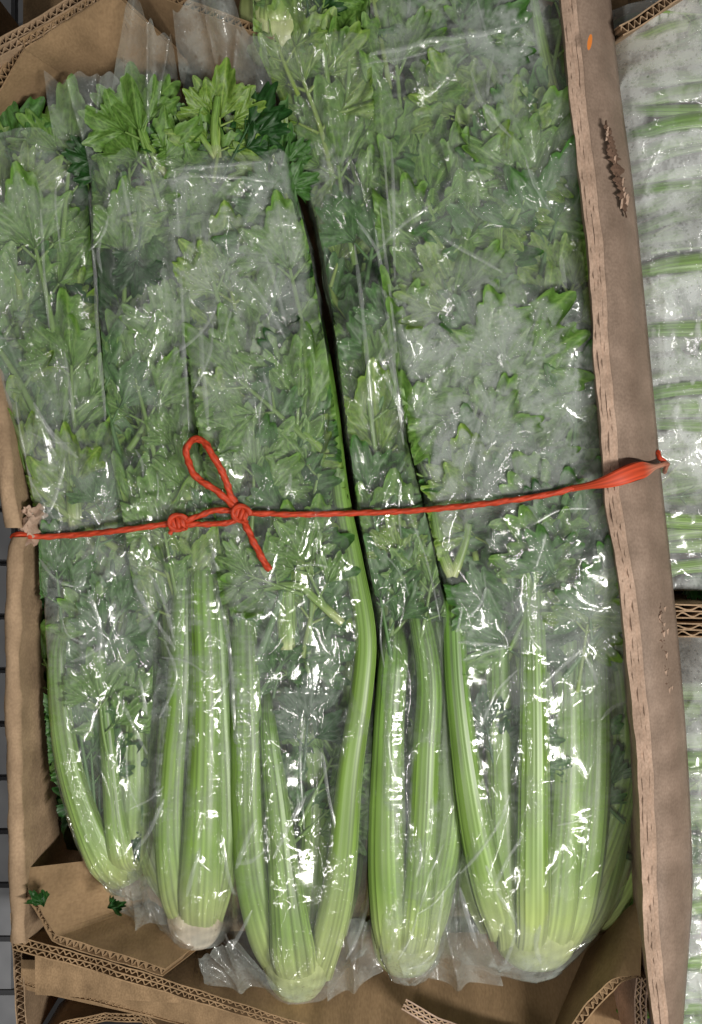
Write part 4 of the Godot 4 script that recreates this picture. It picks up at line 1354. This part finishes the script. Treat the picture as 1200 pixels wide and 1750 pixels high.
# ---------------------------------------------------------------- the neighbouring cartons on the right
func right_side() -> void:
	var G := "celery bunches in the cartons on the right"
	var B := "fogged bags in the cartons on the right"
	for s in 2:
		var far := s == 0
		var y0 := -60.0 if far else 1105.0
		var y1 := 1020.0 if far else 1800.0
		var bx := thing("side_carton", "cardboard carton on the right holding the fogged bag at the top" if far else "cardboard carton on the right, lower of the two beside the torn wall", "cardboard box", "cartons on the right")
		var yy := 1046.0 if far else 1078.0
		var ep := path_px([[1128, yy - 2.0, 0.118], [1200, yy, 0.118], [1330, yy + 2.0, 0.118]])
		board(bx, "end_wall", ep, dropped(ep, -0.14), 0.0085, M.card, 2, 0.012, 0.0015)
		var bb := MB.new()
		var c0 := P(1125, y0, 0.118)
		var c1 := P(1340, y1 + (20.0 if far else 60.0), 0.118)
		box(bb, Vector3(c0.x + 0.004, -0.325, c0.z), Vector3(c1.x, 0.02, c1.z - 0.004))
		add("body", bb, M.card_in, bx)
		var sp := path_px([[1330, y0, 0.118], [1330, y1, 0.118]])
		board(bx, "side_wall", sp, dropped(sp, -0.14), 0.007, M.card)
		if far:
			var fp := path_px([[1062, 52, 0.15], [1090, 38, 0.15], [1150, -4, 0.15], [1240, -60, 0.15]])
			board(bx, "far_flap", fp, dropped(fp, 0.03, 0.0, -0.03), 0.006, M.card)
		# contents, lying crosswise
		var rows := []
		for q in 6:
			var py := lerpf(y0, y1, q / 5.0)
			rows.append([py, lerpf(1046.0, 1166.0, clampf(py / 1750.0, 0, 1)), 1320.0])
		wrap_rows = rows
		hf_clear()
		var o := thing("celery_bunch", "celery lying crosswise under white fogged film at the upper right" if far else "celery lying crosswise in the lower right carton", "celery", G, Vector3.ZERO)
		var n := 36 if far else 22
		for k in n:
			var py := lerpf(y0 + 70.0, y1 - 40.0, (k + rng.randf_range(-0.2, 0.2) + 0.5) / n)
			var sl := rng.randf_range(-60.0, 20.0)
			var h := rng.randf_range(0.080, 0.103)
			put_stalk(o, [[1380, py + sl, h], [1250, py + sl * 0.4, h + 0.004], [1150, py, h + 0.003], [1100, py - sl * 0.4, h - 0.001], [1040, py - sl * 0.7, h - 0.014]], rng.randf_range(0.010, 0.022), rng.randf_range(0.005, 0.011), rng.randf())
		for k in (60 if far else 34):
			var py := rng.randf_range(y0 + 60.0, y1 - 30.0)
			put_leaf(o, P(rng.randf_range(1130, 1230), py, rng.randf_range(0.08, 0.102)), rng.randfn(-88.0, 22.0), rng.randf_range(0.05, 0.085), rng.randi() % 4, 2.0, rng.randf_range(-20, 20))
		hf_close()
		make_bag("plastic_bag", "white fogged bag over crosswise celery at the upper right" if far else "white fogged bag over crosswise celery at the lower right", B, rows, 0.075, 1.0,
			[[1120, 800, 1200, 815, 0.002, 0.002], [1060, 330, 1200, 280, 0.002, 0.002], [1100, 650, 1200, 620, 0.002, 0.002], [1130, 960, 1200, 980, 0.002, 0.002]], 24, false, 0.20, 4)

# ---------------------------------------------------------------- orange cord
func cord() -> void:
	var o := thing("tie_cord", "orange plastic cord knotted across the celery bags with a small bow", "cord")
	var col := Color(0.62, 0.062, 0.018)
	var R := 0.0019
	var mb := MB.new()
	tube(mb, cord_path([[22, 918, 0.150], [34, 913, 0.154], [66, 917], [130, 914], [200, 907], [260, 899], [300, 893]], 170, 0.002), R, col)
	add("cord_run", mb, M.cord, o)
	mb = MB.new()
	tube(mb, cord_path([[300, 893], [330, 886], [365, 873], [395, 873], [412, 878]], 90, 0.0035), R, col)
	tube(mb, cord_path([[300, 896], [340, 896], [385, 894], [405, 888], [416, 880]], 90, 0.0035), R * 0.95, col)
	add("double_strand", mb, M.cord, o)
	mb = MB.new()
	tube(mb, cord_path([[412, 876], [500, 879], [600, 877], [700, 873], [800, 864], [880, 854], [940, 844], [985, 833]], 320, 0.002), R, col)
	add("cord_run", mb, M.cord, o)
	# the cord opens into a ribbon as it goes over the wall
	mb = MB.new()
	var rp := PackedVector3Array()
	var rc := PackedColorArray()
	var spine := smooth_path(PackedVector3Array([P(975, 835, 0.156), P(1010, 829, 0.166), P(1040, 822, 0.1725), P(1066, 813, 0.1735), P(1090, 805, 0.168), P(1112, 800, 0.156), P(1134, 793, 0.143)]), 60)
	for j in 60:
		var v := j / 59.0
		var w := lerpf(0.0019, 0.0052, smoothstep(0.1, 0.5, v)) * (1.0 - 0.72 * smoothstep(0.62, 0.9, v))
		var tg := (spine[mini(j + 1, 59)] - spine[maxi(j - 1, 0)]).normalized()
		var sd := tg.cross(Vector3.UP).normalized()
		var up := sd.cross(tg)
		for i in 25:
			var a := i / 24.0 * TAU
			var fr := 1.0 + 0.10 * cos(a * 9.0 + j * 0.12)
			rp.append(spine[j] + sd * cos(-a) * w * fr + up * sin(-a) * 0.0013 * fr)
			var q := Color(0.70, 0.085, 0.03).lerp(Color(0.62, 0.30, 0.20), smoothstep(0.62, 0.85, v)) * (0.88 + 0.22 * cos(a * 9.0 + j * 0.12))
			q.a = 1.0
			rc.append(q)
	mb.grid(rp, 25, 60, rc, PackedVector2Array(), true)
	add("flattened_cord", mb, M.cord, o)
	mb = MB.new()
	tube(mb, smooth_path(PackedVector3Array([P(1128, 795, 0.146), P(1140, 792, 0.138), P(1138, 800, 0.128), P(1136, 806, 0.10)]), 40), 0.0016, Color(0.5, 0.2, 0.13))
	tube(mb, smooth_path(PackedVector3Array([P(1124, 772, 0.138), P(1128, 782, 0.141), P(1136, 790, 0.140)]), 30), 0.0016, col)
	add("cord_end", mb, M.cord, o)
	# bow loop and tail
	mb = MB.new()
	tube(mb, cord_path([[416, 876], [398, 850], [384, 812], [366, 780], [350, 756], [333, 752], [321, 768], [326, 795], [340, 818], [362, 832], [388, 852], [410, 874]], 260, 0.0055), R * 1.15, col)
	add("bow_loop", mb, M.cord, o)
	mb = MB.new()
	tube(mb, cord_path([[414, 880], [428, 912], [442, 940], [454, 962], [463, 974]], 90, 0.0045), R * 1.15, col)
	add("cord_tail", mb, M.cord, o)
	knot(o, 306, 893, 0.0034, col, 0.10)
	knot(o, 414, 878, 0.0036, col, -0.4)
	mb = MB.new()
	tube(mb, cord_path([[302, 898], [296, 906], [292, 913]], 26, 0.004), R * 0.7, col)
	add("frayed_end", mb, M.cord, o)

func knot(o: Node3D, px: float, py: float, r: float, col: Color, yaw: float) -> void:
	var w := P(px, py, 0.15)
	var y := maxf(film_y(w.x, w.z), 0.14) + 0.0042
	var c := P(px, py, y)
	c.y = y
	var ax := Vector3(cos(yaw), 0, -sin(yaw))
	var sd := Vector3.UP.cross(ax)
	var mb := MB.new()
	var pts := PackedVector3Array()
	for j in 120:
		var t := j / 119.0
		var a := t * TAU * 2.6
		pts.append(c + ax * (t - 0.5) * 0.0075 + (sd * cos(a) * 1.15 + Vector3.UP * sin(a) * 0.8) * r)
	tube(mb, pts, 0.0017, col)
	var p2 := PackedVector3Array()
	for j in 60:
		var t := j / 59.0
		p2.append(c + ax * (0.0055 * cos(t * PI * 1.6 + 0.4)) + sd * 0.0046 * sin(t * PI * 1.6 + 0.4) + Vector3.UP * (0.0036 + 0.001 * sin(t * 6.0)))
	tube(mb, p2, 0.0016, col)
	add("knot", mb, M.cord, o)

func crumbs() -> void:
	for s in [[76, 1550, 0.155, 30.0, "torn green leaf scrap lying on the corner flap by its outer edge"], [183, 1551, 0.140, -70.0, "small leaf scrap on the corner flap beside the bag"]]:
		var o := thing("leaf_scrap", s[4], "leaf", "leaf scraps on the corner flap", P(s[0], s[1], s[2]))
		o.rotation_degrees.y = s[3]
		var mb := MB.new()
		leaflet(mb, Transform3D(Basis(Vector3.RIGHT, 0.1).scaled(Vector3(0.8, 3.0, 1.0)), Vector3.ZERO), 0.015)
		
		add("blade", mb, M.leaf[2], o)
	# torn paper curl at the notch where the cord leaves the left wall
	var q := thing("paper_curl", "torn curl of cardboard paper at the notch in the left wall", "paper scrap")
	var mb2 := MB.new()
	var p := PackedVector3Array()
	for j in 24:
		var v := j / 23.0
		for i in 16:
			var u := i / 15.0
			var b := P(36.0 + 30.0 * u + 6.0 * nz.get_noise_2d(v * 90.0, u * 10.0), 866.0 + 66.0 * v + 8.0 * nz.get_noise_2d(u * 90.0, 5.0), 0.150)
			b.x += 0.004 * nz.get_noise_2d(v * 200.0, 33.0) * (0.4 + absf(2.0 * u - 1.0))
			b.z += 0.003 * nz.get_noise_2d(u * 200.0, 73.0)
			b.y += 0.012 * sin(u * PI) * (0.4 + 0.6 * nz.get_noise_2d(v * 120.0, u * 60.0)) - 0.012 * u * u
			p.append(b)
	mb2.grid(p, 16, 24, PackedColorArray(), PackedVector2Array())
	flip(mb2)
	add("curl", mb2, M.card_torn, q)
